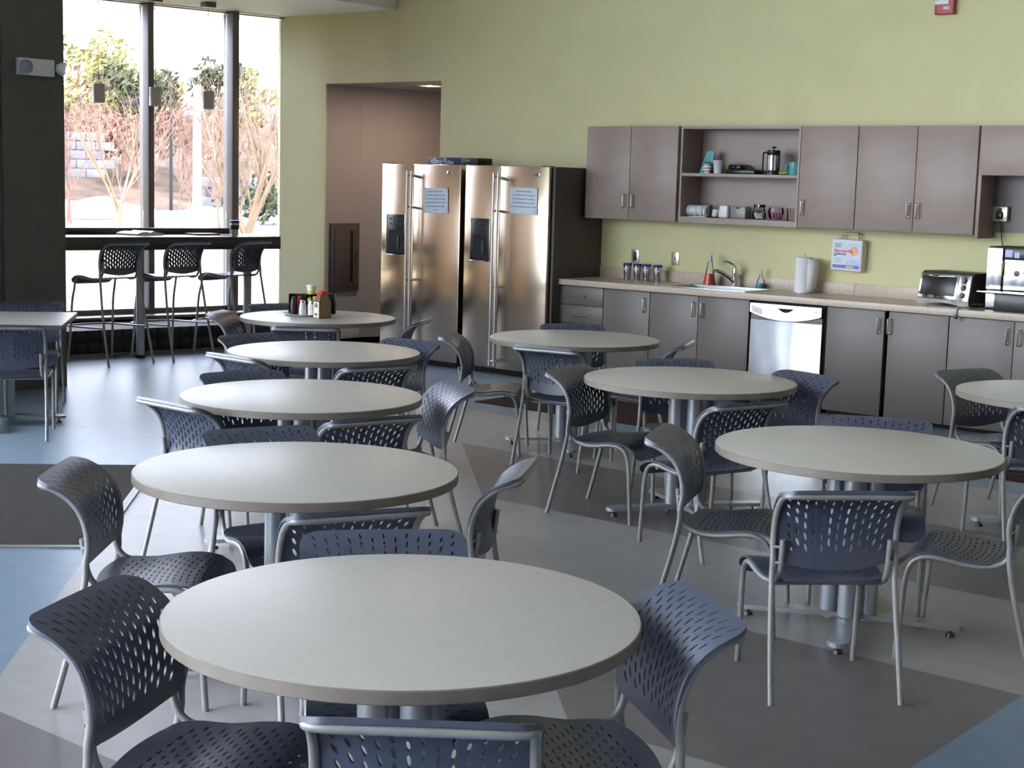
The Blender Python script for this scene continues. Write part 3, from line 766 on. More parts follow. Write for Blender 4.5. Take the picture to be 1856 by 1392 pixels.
note(-8.314, -8.018, 1.402, 1.626, ['All personal food items', 'in containers must be removed', 'from refrigerators for cleaning', 'on the last Friday of each month.', 'Items in any containers will be tossed.'], 'printed white notice taped to the right fridge door', 0.6)
# cartons on the left fridge
c = MB(); c.bb(-0.225, 0.185, 0, 0.22, 0.0, 0.062, 0.002); o = c.obj('carton', M['navybox']); o.location = (-9.36, 10.45, 1.8135); tag(o, 'flat blue carton marked Baby Dill Pickles on top of the left fridge', 'box')
text('lettering', 'Dill Pickles', 0.046, (-0.005, -0.0008, 0.006), M['paper'], o, 'CENTER', bold=0.0008)
text('lettering', 'Baby', 0.022, (-0.005, -0.0008, 0.042), M['paper'], o, 'CENTER', bold=0.0004)
e = MB(); n = 20; e.prism([(-0.138 + 0.050 * cos(2 * pi * i / n), 0.024 + 0.018 * sin(2 * pi * i / n)) for i in range(n)], -0.0008, 0.0, lambda a, b_, h: (a, h, b_)); eo = e.obj('oval_mark', M['paper'], o)
text('lettering', 'classic', 0.024, (-0.138, -0.0014, 0.017), M['blueink'], o, 'CENTER')
e = MB(); e.prism([(-0.155, 0.046), (-0.145, 0.058), (-0.140, 0.048), (-0.130, 0.060), (-0.125, 0.045)], -0.0008, 0.0, lambda a, b_, h: (a, h, b_)); e.obj('leaf_mark', M['paper'], o)
c = MB(); c.bb(-0.10, 0.10, 0, 0.2, 0.0, 0.060, 0.002); o = c.obj('carton', M['blackbox']); o.location = (-9.065, 10.44, 1.8135); tag(o, 'small black carton beside the blue one on the left fridge', 'box')
text('lettering', 'PICKLES', 0.018, (-0.03, -0.0008, 0.028), M['paper'], o, 'CENTER')
# end panel beside the right fridge
p = MB(); p.bb(-7.895, -7.868, 10.165, YW - 0.002, 0, 1.805, 0.002); tag(p.obj('end_panel', M['panel']), 'tall dark end panel between the right fridge and the counter', 'panel')

# ------------------------------------------------------------------ cabinets
def pull(parent, x, z, y, vert=True, L=0.108, w_=0.030):
    h = MB(); a = L / 2; 
    loop = [(-a, 0.0), (-a, -0.020), (-a + 0.012, -0.030), (a - 0.012, -0.030), (a, -0.020), (a, 0.0)]
    pts = [(x, y + q, z + p_) if vert else (x + p_, y + q, z) for p_, q in loop]
    h.tube(spline(pts, 4), 0.0070, 8)
    for e in (pts[0], pts[-1]): h.cyl((e[0], e[1] - 0.002, e[2]), (e[0], e[1] + 0.0005, e[2]), 0.009, seg=12)
    return h.obj('handle', M['pewter'], parent)
def door(t, x0, x1, z0, z1, y, m, hx=None, hz=None, nme='door', horiz=False):
    d = MB(); d.bb(x0 + 0.0025, x1 - 0.0025, y, y + 0.019, z0 + 0.0025, z1 - 0.0025, 0.0015)
    o = d.obj(nme, m, t)
    if hx is not None: pull(o, hx, hz, y, not horiz)
    return o
ZT, ZB = 2.158, 1.383
DPT = YW - 0.002 - YU                       # depth of the wall cabinets incl. door
def upper(label, x0, x1, z0=ZB):
    t = thing('wall_cabinet', label, 'cabinet', (0, YU, 0)); t.location = ((x0 + x1) / 2, YU, z0)
    return t, (x0 - x1) / 2, (x1 - x0) / 2
t, a, c = upper('two-door taupe wall cabinet next to the right fridge', -7.834, -6.906)
b_ = MB(); b_.bb(a, c, 0.020, DPT, 0, ZT - ZB, 0.001); b_.obj('carcass', M['cab'], t)
hm = (ZT - ZB)
door(t, a, -7.377 + 7.370, 0, hm, 0, M['cab'], -0.050, 0.155); door(t, -7.377 + 7.370, c, 0, hm, 0, M['cab'], 0.036, 0.155)
# open shelf unit
t = thing('open_shelf_cabinet', 'open taupe shelf unit with two shelves of kitchen things', 'shelf', (-6.335, YU, ZB)); a, c = -0.545, 0.545
b_ = MB(); H = ZT - ZB
b_.bb(a, a + 0.018, 0, DPT, 0, H); b_.bb(c - 0.018, c, 0, DPT, 0, H); b_.bb(a + 0.018, c - 0.018, 0, DPT, H - 0.022, H); b_.bb(a + 0.018, c - 0.018, 0.0, 0.018, 0, 0.045); b_.bb(a + 0.018, c - 0.018, 0.018, DPT, 0.020, 0.045)
b_.obj('carcass', M['cab'], t)
b_ = MB(); b_.bb(a + 0.018, c - 0.018, DPT - 0.012, DPT, 0.045, H - 0.022); b_.obj('back', M['cabin'], t)
b_ = MB(); b_.bb(a + 0.0185, c - 0.0185, 0.002, DPT - 0.0125, 1.757 - ZB, 1.782 - ZB, 0.001); b_.obj('shelf_board', M['cabin'], t)
t, a, c = upper('single-door taupe wall cabinet right of the open shelves', -5.788, -5.307)
b_ = MB(); b_.bb(a, c, 0.020, DPT, 0, hm, 0.001); b_.obj('carcass', M['cab'], t); door(t, a, c, 0, hm, 0, M['cab'], a + 0.045, 0.155)
t, a, c = upper('two-door taupe wall cabinet above the toaster oven', -5.305, -4.372)
b_ = MB(); b_.bb(a, c, 0.020, DPT, 0, hm, 0.001); b_.obj('carcass', M['cab'], t)
door(t, a, -4.836 + 4.8385, 0, hm, 0, M['cab'], -0.036, 0.160); door(t, -4.836 + 4.8385, c, 0, hm, 0, M['cab'], 0.038, 0.160)
t = thing('wall_cabinet', 'taupe wall cabinet with an open niche below, cut by the right edge', 'cabinet', (-3.86, YU, 1.36)); a, c = -0.505, 0.49
b_ = MB(); b_.bb(a, a + 0.025, 0.012, DPT, 0, ZT - 1.36, 0.001); b_.bb(c - 0.025, c, 0.012, DPT, 0, ZT - 1.36); b_.bb(a + 0.025, c - 0.025, 0.012, DPT, 1.81 - 1.36, ZT - 1.36)
b_.obj('carcass', M['cab'], t)
b_ = MB(); b_.bb(a + 0.025, c - 0.025, DPT - 0.014, DPT, 0.045, 1.81 - 1.36); b_.obj('niche_back', M['cabd'], t)
door(t, a + 0.012, c, 1.808 - 1.36, ZT - 1.36, -0.008, M['cab'])

YD = YC + 0.030
def lower(label, x0, x1, doors, drawers=0):
    t = thing('base_cabinet', label, 'cabinet', ((x0 + x1) / 2, YD, 0)); cx = (x0 + x1) / 2; dp = YW - 0.004 - YD
    b_ = MB(); b_.bb(x0 - cx + 0.001, x1 - cx - 0.001, 0.020, dp, 0.075, 0.817, 0.0); b_.obj('carcass', M['panel'], t)
    b_ = MB(); b_.bb(x0 - cx + 0.001, x1 - cx - 0.001, 0.065, dp, 0.0, 0.0745); b_.obj('toe_kick', M['recess'], t)
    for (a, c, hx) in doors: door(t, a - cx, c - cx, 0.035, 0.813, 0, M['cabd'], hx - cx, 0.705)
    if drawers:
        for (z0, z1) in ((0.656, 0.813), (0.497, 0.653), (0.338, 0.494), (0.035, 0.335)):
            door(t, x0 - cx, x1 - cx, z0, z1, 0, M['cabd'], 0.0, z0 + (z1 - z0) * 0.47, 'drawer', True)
    return t
lower('taupe drawer unit at the left end of the counter', -7.880, -7.413, [], 4)
lower('single-door taupe base cabinet right of the drawers', -7.411, -6.946, [(-7.411, -6.946, -6.992)])
lower('two-door taupe base cabinet under the sink', -6.944, -6.016, [(-6.944, -6.480, -6.520), (-6.480, -6.016, -6.438)])
lower('single-door taupe base cabinet right of the dishwasher', -5.350, -4.884, [(-5.350, -4.884, -4.922)])
lower('single-door taupe base cabinet below the toaster oven', -4.854, -4.394, [(-4.854, -4.394, -4.844 + 0.0)])
lower('two-door taupe base cabinet below the coffee machine', -4.391, -3.47, [(-4.391, -3.920, -3.962), (-3.920, -3.47, -3.884)])
# dishwasher
t = thing('dishwasher', 'bright stainless dishwasher under the counter', 'dishwasher', (-5.683, YD, 0))
b_ = MB(); b_.bb(-0.315, 0.315, 0.03, 0.56, 0.06, 0.812); b_.obj('tub', M['recess'], t)
b_ = MB(); b_.bb(-0.310, 0.300, 0.035, 0.06, 0.0, 0.06); b_.obj('toe_panel', M['darkm'], t)
b_ = MB(); n = 16; pts = [(-0.312 + 0.612 * i / n, -0.008 - 0.012 * (1 - (2 * i / n - 1) ** 2)) for i in range(n + 1)] + [(0.300, 0.028), (-0.312, 0.028)]
b_.prism(pts, 0.075, 0.672); b_.obj('door', M['dwsteel'], t, None, 30)
b_ = MB(); b_.bb(-0.312, 0.300, -0.004, 0.028, 0.673, 0.715); b_.obj('recess_band', M['epanel'], t)
b_ = MB(); pts = [(-0.312, 0.798), (0.300, 0.798), (0.300, 0.730)] + [(0.300 - 0.612 * i / n, 0.730 - 0.052 * (1 - (2 * i / n - 1) ** 2)) for i in range(1, n)] + [(-0.312, 0.730)]
b_.prism(pts, -0.026, 0.028, lambda x, z, h: (x, h - 0.006 * (1 - (x / 0.31) ** 2) * (1 if h < 0 else 0), z)); cp = b_.obj('control_panel', M['dwsteel'], t, None, 30)
b_ = MB()
n = 14; b_.prism([(-0.065 + 0.13 * i / n, 0.772 - 0.030 * (1 - (2 * i / n - 1) ** 2)) for i in range(n + 1)], -0.036, -0.030, lambda x, z, h: (x, h, z)); b_.obj('pocket_handle', M['recess'], cp)
b_ = MB()
for k in range(4): b_.prism([(-0.292, 0.777 - k * 0.011), (-0.205, 0.752 - k * 0.011), (-0.205, 0.747 - k * 0.011), (-0.292, 0.772 - k * 0.011)], -0.030, -0.0258, lambda x, z, h: (x, h, z))
b_.obj('vent', M['recess'], cp)['kind'] = 'stuff'
b_ = MB(); b_.lathe([(0, 0), (0.016, 0), (0.014, 0.006), (0, 0.007)], seg=18); b_.v = [(0.255 + p[0], -0.0275 - p[2], 0.768 + p[1]) for p in b_.v]; b_.obj('knob', M['chrome'], cp)
# worktop with a hole for the sink, nosing and upstand
SX0, SX1, SY0, SY1 = -6.84, -6.10, 10.315, 10.745
t = thing('worktop', 'long beige laminate counter with upstand', 'worktop', (0, 0, 0))
X0, X1 = -7.866, -3.45
w = MB(); zt0, zt1 = 0.8205, 0.868; w.bb(X0, SX0, YC + 0.004, YW - 0.001, zt0, zt1); w.bb(SX1, X1, YC + 0.004, YW - 0.001, zt0, zt1); w.bb(SX0, SX1, YC + 0.004, SY0, zt0, zt1); w.bb(SX0, SX1, SY1, YW - 0.001, zt0, zt1)
w.obj('top', M['counter'], t)
w = MB(); w.bb(X0, X1, YC, YC + 0.0035, zt0, zt1 + 0.0003, 0.001); w.obj('nosing', M['counter'], t)
w = MB(); w.bb(X0, -5.42, YW - 0.018, YW - 0.001, zt1 + 0.0003, 0.960, 0.002); w.bb(-5.4185, X1, YW - 0.018, YW - 0.001, zt1 + 0.0003, 0.960, 0.002); w.obj('upstand', M['counter'], t)
# sink
t = thing('sink', 'drop-in stainless sink in the beige counter', 'sink', (-6.47, 10.53, 0.868))
w = MB(); a, c, d, e = -0.395, 0.395, -0.235, 0.270
for (x0, x1, y0, y1) in ((a, c, d, d + 0.035), (a, c, e - 0.085, e), (a, a + 0.04, d + 0.035, e - 0.085), (c - 0.04, c, d + 0.035, e - 0.085)): w.bb(x0, x1, y0, y1, 0.0005, 0.007, 0.0015)
w.obj('rim', M['sinksteel'], t)
w = MB(); bx0, bx1, by0, by1, bz = a + 0.036, c - 0.036, d + 0.033, e - 0.083, -0.19
w.bb(bx0, bx0 + 0.006, by0, by1, bz, 0.004); w.bb(bx1 - 0.006, bx1, by0, by1, bz, 0.004); w.bb(bx0, bx1, by0, by0 + 0.006, bz, 0.004); w.bb(bx0, bx1, by1 - 0.006, by1, bz, 0.004); w.bb(bx0, bx1, by0, by1, bz - 0.006, bz)
w.obj('basin', M['sinksteel'], t)
t = thing('faucet', 'chrome single-lever faucet behind the sink', 'faucet', (-6.445, 10.755, 0.8755))
w = MB(); w.lathe([(0.0, 0), (0.032, 0), (0.030, 0.008), (0.022, 0.014), (0.021, 0.10), (0.024, 0.125), (0.018, 0.150), (0.0, 0.155)], seg=24); w.obj('body', M['chrome'], t)
w = MB(); w.tube(spline([(0, -0.01, 0.035), (-0.035, -0.035, 0.075), (-0.075, -0.075, 0.110), (-0.105, -0.115, 0.125), (-0.120, -0.140, 0.112)], 6), [0.016] * 13 + [0.0145] * 12, 14); w.obj('spout', M['chrome'], t)
w = MB(); w.tube(spline([(0, 0, 0.148), (-0.02, -0.012, 0.180), (-0.055, -0.04, 0.200), (-0.085, -0.06, 0.197)], 6), [0.013, 0.0125, 0.012, 0.011, 0.0105, 0.010, 0.0095, 0.009, 0.0088, 0.0085, 0.008, 0.0075, 0.007, 0.007, 0.007, 0.007, 0.007, 0.007, 0.006][:19], 12); w.obj('lever', M['steelp'], t)

# ------------------------------------------------------------------ things on the counter
ZC = 0.8686
def bottle(name, label, loc, prof, liq_prof, m_liq, top):
    t = thing(name, label, 'bottle', loc)
    MB().lathe(prof, seg=28).obj('bottle_body', M['clear'], t); MB().lathe(liq_prof, seg=28).obj('liquid', m_liq, t)
    c = MB(); c.lathe(top, seg=20); c.obj('cap', M['cupw'], t); return t
t = bottle('dish_soap_bottle', 'clear conical bottle half full of orange-red liquid by the sink', (-6.655, 10.705, 0.876),
       [(0.050, 0.0), (0.052, 0.006), (0.022, 0.165), (0.020, 0.19), (0.022, 0.195)], [(0, 0.004), (0.0485, 0.004), (0.0335, 0.095), (0, 0.095)], M['orangeliq'], [(0, 0.19), (0.017, 0.19), (0.015, 0.245), (0.006, 0.25), (0, 0.25)])
w = MB(); w.tube([(0.0, 0.0, 0.246), (0.028, 0, 0.249)], 0.005, 8); w.obj('nozzle', M['cupw'], t)
t = bottle('spray_bottle', 'small clear pear-shaped bottle with a little blue liquid', (-6.215, 10.775, 0.876),
       [(0.034, 0.0), (0.040, 0.012), (0.034, 0.045), (0.014, 0.10), (0.013, 0.115)], [(0, 0.004), (0.034, 0.004), (0.037, 0.014), (0.034, 0.038), (0, 0.038)], M['blueliq'], [(0, 0.112), (0.014, 0.112), (0.011, 0.145), (0.004, 0.158), (0, 0.158)])
first = None
for k, (x, lab) in enumerate(((-7.487, 'leftmost of four steel tumblers with blue lids on the counter'), (-7.385, 'second of four steel tumblers from the left, blue lid'),
                              (-7.290, 'third of four steel tumblers from the left, blue lid'), (-7.175, 'rightmost of four steel tumblers, set apart, blue lid'))):
    if first is None:
        first = t = thing('travel_tumbler', lab, 'tumbler', (x, 10.72, ZC), 0, 'steel tumblers with blue lids')
        w = MB(); w.lathe([(0, 0), (0.026, 0), (0.028, 0.01), (0.034, 0.08), (0.036, 0.125)], seg=28); w.obj('cup_body', M['steelp'], t)
        w = MB(); w.lathe([(0.037, 0.122), (0.0385, 0.126), (0.038, 0.140), (0.030, 0.143), (0, 0.142)], seg=28); w.obj('lid', M['bluelid'], t)
        w = MB()
        for q in range(5):
            for z in (0.025, 0.038, 0.051, 0.064): 
                rr = 0.0275 + (z - 0.01) * 0.088; a0 = -pi / 2 - 0.5 + q * 0.2; w.tube([((rr + .001) * cos(a0 + i * 0.05), (rr + .001) * sin(a0 + i * 0.05), z + 0.006 * sin(i * pi / 3)) for i in range(5)], 0.0012, 5)
        w.obj('wavy_print', M['ink'], t)
        w = MB(); rr = 0.0352
        w.add([(rr * cos(-pi / 2 + u), rr * sin(-pi / 2 + u), z) for z in (0.088, 0.104) for u in (-0.7, -0.35, 0, 0.35, 0.7)], [(i, i + 1, i + 6, i + 5) for i in range(4)]); w.obj('name_label', M['paper'], t)
    else: dup(first, (x, 10.72 - (0.005 if k == 3 else 0), ZC), R(6 * k), lab)
t = thing('paper_towel_roll', 'roll of white paper towel standing on a wire holder', 'paper towel', (-5.790, 10.695, ZC))
w = MB(); w.lathe([(0.020, 0.006), (0.066, 0.006), (0.0665, 0.01), (0.0665, 0.276), (0.066, 0.28), (0.020, 0.28)], seg=36); w.obj('roll', M['towel'], t)
w = MB(); w.add([(0.05, -0.042, 0.01), (0.085, 0.012, 0.01), (0.10, 0.03, 0.05), (0.05, -0.042, 0.27), (0.095, -0.012, 0.262), (0.125, 0.02, 0.255)], [(0, 1, 4, 3), (1, 2, 5, 4)]); so = w.obj('loose_sheet', M['towel'], t)
md = so.modifiers.new('thick', 'SOLIDIFY'); md.thickness = 0.0012
w = MB(); w.tube([(0, 0, 0.0), (0, 0, 0.30)], 0.003, 8); w.sphere((0, 0, 0.302), 0.006); w.tube([(0.070 * cos(2 * pi * i / 24), 0.070 * sin(2 * pi * i / 24), 0.003) for i in range(24)], 0.0028, 6, closed=True); w.obj('holder', M['steelp'], t)
# toaster oven
t = thing('toaster_oven', 'silver toaster oven standing askew on the counter', 'toaster oven', (-4.545, 10.50, ZC), R(-15))
w = MB(); n = 10
prof = [(0.0, 0.028), (0.012, 0.030), (0.0, 0.05), (0.030, 0.235), (0.055, 0.248), (0.28, 0.248), (0.29, 0.235), (0.29, 0.028)]
w.prism([(0.010, 0.030), (0.004, 0.06), (0.034, 0.228), (0.055, 0.243), (0.28, 0.243), (0.29, 0.23), (0.29, 0.030)], -0.228, 0.228, lambda y, z, h: (h, y, z)); w.obj('case', M['panel'], t)
mxo = Matrix.Translation((0, 0.0, 0.05)) @ Matrix.Rotation(R(-10), 4, 'X')
w = MB(); w.box((-0.055, -0.004, 0.088), (0.345, 0.012, 0.185), 0.006, mxo); fo = w.obj('door', M['chrome'], t)
w = MB(); w.box((-0.055, -0.012, 0.090), (0.305, 0.006, 0.140), 0.002, mxo); w.obj('door_glass', M['dark'], fo)
w = MB(); w.tube(spline([mxo @ Vector((-0.19, -0.012, 0.165)), mxo @ Vector((-0.12, -0.034, 0.160)), mxo @ Vector((-0.055, -0.042, 0.154)), mxo @ Vector((0.01, -0.034, 0.160)), mxo @ Vector((0.08, -0.012, 0.165))], 5), 0.0075, 10); w.obj('door_handle', M['chrome'], fo)
w = MB(); w.box((0.172, -0.004, 0.085), (0.105, 0.014, 0.190), 0.005, mxo); co_ = w.obj('control_panel', M['dwsteel'], t)
for k in range(3):
    w = MB(); w.lathe([(0, 0), (0.020, 0), (0.019, 0.012), (0.014, 0.018), (0, 0.018)], seg=20); w.v = [tuple(mxo @ Vector((0.172 + p[0], -0.011 - p[2], 0.142 - k * 0.055 + p[1]))) for p in w.v]; w.obj('knob', M['epanel'], co_)
w = MB(); n = 14; pts = [(-0.232, 0.045), (0.232, 0.045), (0.232, 0.0), (0.16, 0.0)] + [(0.16 - 0.30 * i / n, 0.022 * sin(pi * i / n) ** 0.7) for i in range(1, n)] + [(-0.15, 0.0), (-0.232, 0.0)]
w.prism(pts, -0.012, 0.012, lambda x, z, h: (x, h, z)); w.obj('bottom_apron', M['dwsteel'], t)
w = MB(); 
for sx_ in (-0.19, 0.19): w.cyl((sx_, 0.24, 0), (sx_, 0.24, 0.031), 0.015, seg=12)
w.obj('rear_foot', M['darkm'], t)
w = MB(); w.tube(spline([(-4.40, 10.45, ZC + 0.005), (-4.33, 10.36, ZC + 0.005), (-4.318, 10.27, ZC + 0.006), (-4.322, 10.240, ZC - 0.004), (-4.326, 10.237, ZC - 0.035)], 6), 0.0035, 8); 
o = w.obj('power_cord', M['dark']); tag(o, 'black power cord and plug hanging over the counter edge by the toaster oven', 'cord')
w = MB(); w.box((-4.328, 10.236, ZC - 0.050), (0.020, 0.016, 0.034), 0.004); po = w.obj('plug', M['dark'], o)
w = MB(); w.bb(-4.335, -4.333, 10.234, 10.239, ZC - 0.084, ZC - 0.066); w.bb(-4.323, -4.321, 10.234, 10.239, ZC - 0.084, ZC - 0.066); w.obj('prong', M['chrome'], po)
# coffee machine
t = thing('coffee_machine', 'silver and black automatic coffee machine at the right end of the counter', 'coffee machine', (-3.98, 10.43, ZC))
w = MB(); w.bb(-0.245, 0.245, 0.06, 0.39, 0.0, 0.445, 0.006); w.obj('housing', M['darkm'], t)
w = MB(); w.bb(-0.235, -0.125, 0.018, 0.06, 0.145, 0.438, 0.004); w.bb(-0.235, -0.165, 0.03, 0.06, 0.015, 0.115, 0.003); w.obj('left_front_panel', M['dwsteel'], t)
w = MB(); w.bb(-0.112, 0.075, 0.022, 0.06, 0.145, 0.360, 0.004); w.obj('centre_panel', M['dwsteel'], t)
w = MB(); w.bb(0.09, 0.235, 0.018, 0.06, 0.145, 0.438, 0.004); w.obj('right_front_panel', M['dwsteel'], t)
w = MB(); w.bb(-0.118, 0.083, 0.030, 0.06, 0.362, 0.436, 0.003); dsp = w.obj('display', M['dark'], t)
w = MB()
for k in range(4): w.bb(0.045, 0.075, 0.0275, 0.030, 0.385 + k * 0.011, 0.388 + k * 0.011)
w.bb(-0.112, -0.06, 0.0275, 0.030, 0.375, 0.425); w.bb(-0.045, -0.01, 0.0275, 0.030, 0.372, 0.412); w.obj('screen_icon', M['paleblue'], dsp)
w = MB()
for x in (-0.020, 0.0, 0.02): w.tube([(0.07 + x, 0.0, 0.255), (0.07 + x, 0.0, 0.325)], 0.009, 10)
w.bb(0.035, 0.105, 0.0, 0.022, 0.26, 0.34, 0.004); w.obj('spout', M['gold'], t)
w = MB(); w.tube([(-0.125, 0.008, 0.245), (-0.125, 0.008, 0.335)], 0.009, 12); w.bb(-0.135, -0.115, 0.004, 0.02, 0.29, 0.345, 0.003); w.obj('milk_nozzle', M['gold'], t)
w = MB(); w.lathe([(0, 0), (0.022, 0), (0.021, 0.005), (0, 0.006)], seg=24); w.v = [(-0.018 + p[0], 0.022 - p[2], 0.265 + p[1]) for p in w.v]; w.obj('emblem', M['dark'], t)
w = MB(); w.bb(-0.262, 0.262, -0.075, 0.10, 0.120, 0.138, 0.006); w.obj('drip_tray', M['chrome'], t)
w = MB(); w.bb(-0.14, 0.14, -0.05, 0.06, 0.0, 0.118, 0.004); w.obj('tray_base', M['dark'], t)
w = MB(); w.lathe([(0.085, 0.445), (0.095, 0.545), (0.10, 0.548), (0.092, 0.550), (0, 0.548)], seg=28, c=(0.06, 0.2, 0)); w.obj('bean_hopper', M['panel'], t)
w = MB(); w.tube(spline([(-4.283, 10.80, 1.535), (-4.283, 10.795, 1.50), (-4.272, 10.81, 1.42), (-4.262, 10.82, 1.33), (-4.19, 10.822, 1.10), (-4.10, 10.823, 0.95)], 6), 0.004, 8); o = w.obj('power_cord', M['dark']); tag(o, 'black cord running from the niche outlet down to the coffee machine', 'cord')
w = MB(); w.box((-4.283, 10.797, 1.528), (0.05, 0.05, 0.055), 0.012); w.obj('plug', M['dark'], o)
# wall plates
def wall_plate(x, z, label, kind):
    t = thing('wall_plate', label, 'switch' if kind == 'toggle' else 'outlet', (x, YW, z))
    w = MB(); w.box((0, -0.004, 0), (0.075, 0.008, 0.114), 0.003); w.obj('plate', M['brass'], t)
    if kind == 'toggle':
        w = MB(); w.box((0, -0.009, 0), (0.012, 0.002, 0.026)); w.obj('slot', M['dark'], t)
        w = MB(); w.box((0, -0.015, -0.004), (0.008, 0.014, 0.012), 0.002); w.obj('toggle', M['offw'], t)
    else:
        w = MB(); w.box((0, -0.009, 0), (0.034, 0.003, 0.070), 0.001); w.obj('rocker', M['dark'], t)
    w = MB()
    for z_ in (0.048, -0.048): w.cyl((0, -0.0095, z_), (0, -0.0078, z_), 0.0035, seg=10)
    w.obj('screw', M['chrome'], t)
wall_plate(-7.502, 1.066, 'metal wall plate with a black insert above the tumblers', 'rocker')
wall_plate(-7.092, 1.065, 'metal wall plate with a toggle switch, right of the tumblers', 'toggle')
t = thing('outlet_box', 'square surface outlet box in the dark niche above the coffee machine', 'outlet', (-4.285, YW - 0.0165, 1.538))
w = MB(); w.box((0, -0.024, 0), (0.115, 0.046, 0.110), 0.006); w.obj('box', M['brass'], t)
w = MB(); w.lathe([(0, 0), (0.018, 0), (0.018, 0.003), (0, 0.003)], seg=20); w.v = [(p[0], -0.047 - p[2], 0.026 + p[1]) for p in w.v]; w.obj('socket', M['dark'], t)
w = MB()
for a in (-0.046, 0.046):
    for c in (-0.044, 0.044): w.cyl((a, -0.0495, c), (a, -0.047, c), 0.004, seg=8)
w.obj('screw', M['chrome'], t)
# first aid kit on the wall
t = thing('first_aid_kit', 'white first aid kit hung on the green wall by its handle', 'first aid kit', (-5.470, YW - 0.001, 1.058), R(0))
t.rotation_euler = (0, R(1.2), 0)
w = MB(); w.box((0, -0.022, 0.122), (0.262, 0.042, 0.244), 0.012, seg=3); w.obj('rear_shell', M['whitep'], t)
w = MB(); w.box((0, -0.066, 0.122), (0.262, 0.044, 0.244), 0.012, seg=3); w.obj('front_shell', M['whitep'], t)
w = MB(); w.tube(spline([(-0.068, -0.045, 0.244), (-0.068, -0.045, 0.272), (-0.052, -0.045, 0.288), (0.052, -0.045, 0.288), (0.068, -0.045, 0.272), (0.068, -0.045, 0.244)], 4), 0.009, 10); w.obj('carry_handle', M['offw'], t)
w = MB(); w.bb(-0.11, 0.115, -0.0888, -0.0878, 0.020, 0.222); lb = w.obj('front_label', M['paper'], t)
def lab_rect(n_, x0, x1, z0, z1, m_, y=-0.0893):
    w = MB(); w.bb(x0, x1, y, -0.0887, z0, z1); return w.obj(n_, M[m_], lb)
lab_rect('blue_band', -0.11, 0.115, 0.020, 0.046, 'blueink'); lab_rect('pale_field', 0.0, 0.115, 0.046, 0.085, 'paleblue'); lab_rect('yellow_patch', 0.005, 0.068, 0.026, 0.040, 'yellow', -0.0898)
w = MB(); n = 18; w.prism([(0.064 + 0.030 * cos(2 * pi * i / n) * (1 + 0.25 * (i % 2)), 0.155 + 0.030 * sin(2 * pi * i / n) * (1 + 0.3 * ((i + 1) % 2))) for i in range(n)], -0.0893, -0.0887, lambda x, z, h: (x, h, z)); w.obj('burst_picture', M['orange'], lb)
text('title', 'First Aid Kit', 0.031, (-0.103, -0.0897, 0.142), M['redink'], lb, bold=0.0012)
text('subtitle', 'Contains items\nfor', 0.0165, (-0.103, -0.0897, 0.124), M['ink'], lb, bold=0.0007, sp=0.8)
w = MB()
for z in (0.196, 0.184): w.bb(-0.103, -0.045, -0.0893, -0.0887, z - 0.002, z + 0.003)
w.bb(-0.103, -0.042, -0.0893, -0.0887, 0.205, 0.209); w.obj('header_mark', M['epanel'], lb)
w = MB()
for z in (0.092, 0.077, 0.062): w.bb(-0.098, -0.038, -0.0893, -0.0887, z, z + 0.0025)
w.obj('small_print', M['epanel'], lb)
w = MB(); w.bb(-0.108, -0.04, -0.0897, -0.0887, 0.034, 0.040); w.obj('red_print_line', M['redink'], lb)
# fire alarm
t = thing('fire_alarm', 'red fire alarm strobe high on the green wall at the top edge', 'fire alarm', (-4.815, YW - 0.0005, 2.975))
w = MB(); w.box((0, -0.026, 0.115), (0.148, 0.052, 0.230), 0.008); w.obj('housing', M['red'], t)
w = MB(); w.box((-0.012, -0.058, 0.088), (0.108, 0.014, 0.034), 0.004); w.obj('strobe_lens', M['whitep'], t)
text('lettering', 'FIRE', 0.026, (-0.005, -0.0525, 0.036), M['whitep'], t, bold=0.0006)
w = MB(); w.cyl((-0.012, -0.052, 0.118), (-0.012, -0.060, 0.118), 0.008, seg=14); w.obj('sounder_hole', M['dark'], t)

# ------------------------------------------------------------------ things on the open shelves
Z2, Z1 = 1.7825, 1.4285
def mug(label, loc, m, r=0.042, h=0.092, rz=0.0, name='mug', band=None):
    t = thing(name, label, 'mug', loc, rz)
    w = MB(); w.lathe([(0, 0), (r * 0.94, 0), (r, 0.004), (r, h), (r - 0.004, h), (r - 0.005, 0.008), (0, 0.007)], seg=32); w.obj('cup_body', m, t)
    w = MB(); w.tube(spline([(-r + 0.002, 0, h * 0.80), (-r - 0.020, 0, h * 0.82), (-r - 0.030, 0, h * 0.5), (-r - 0.020, 0, h * 0.2), (-r + 0.002, 0, h * 0.2)], 5), 0.0055, 8); w.obj('handle', m if band is None else M['dark'], t)
    return t
w = MB(); w.prism([(-0.052, 0.0), (0.048, 0.0), (0.040, 0.18), (-0.036, 0.182)], -0.022, 0.022, lambda x, z, h: (x + z * 0.22, h * (1 - z * 4.6), z)); o = w.obj('coffee_bag', M['tealbag']); o.location = (-6.742, 10.72, Z2); tag(o, 'teal foil coffee bag on the upper open shelf', 'bag')
text('lettering', 'DECAF', 0.026, (0.012, -0.0165, 0.085), M['ink'], o, 'CENTER')
t = thing('patterned_mug', 'round white mug with dark zigzag rings before the teal bag', 'mug', (-6.668, 10.63, Z2), R(150))
w = MB(); w.lathe([(0, 0), (0.026, 0), (0.038, 0.016), (0.041, 0.032), (0.033, 0.043), (0.040, 0.056), (0.037, 0.072), (0.030, 0.080), (0.027, 0.079), (0.03, 0.07), (0, 0.065)], seg=30); w.obj('cup_body', M['sugar'], t)
w = MB()
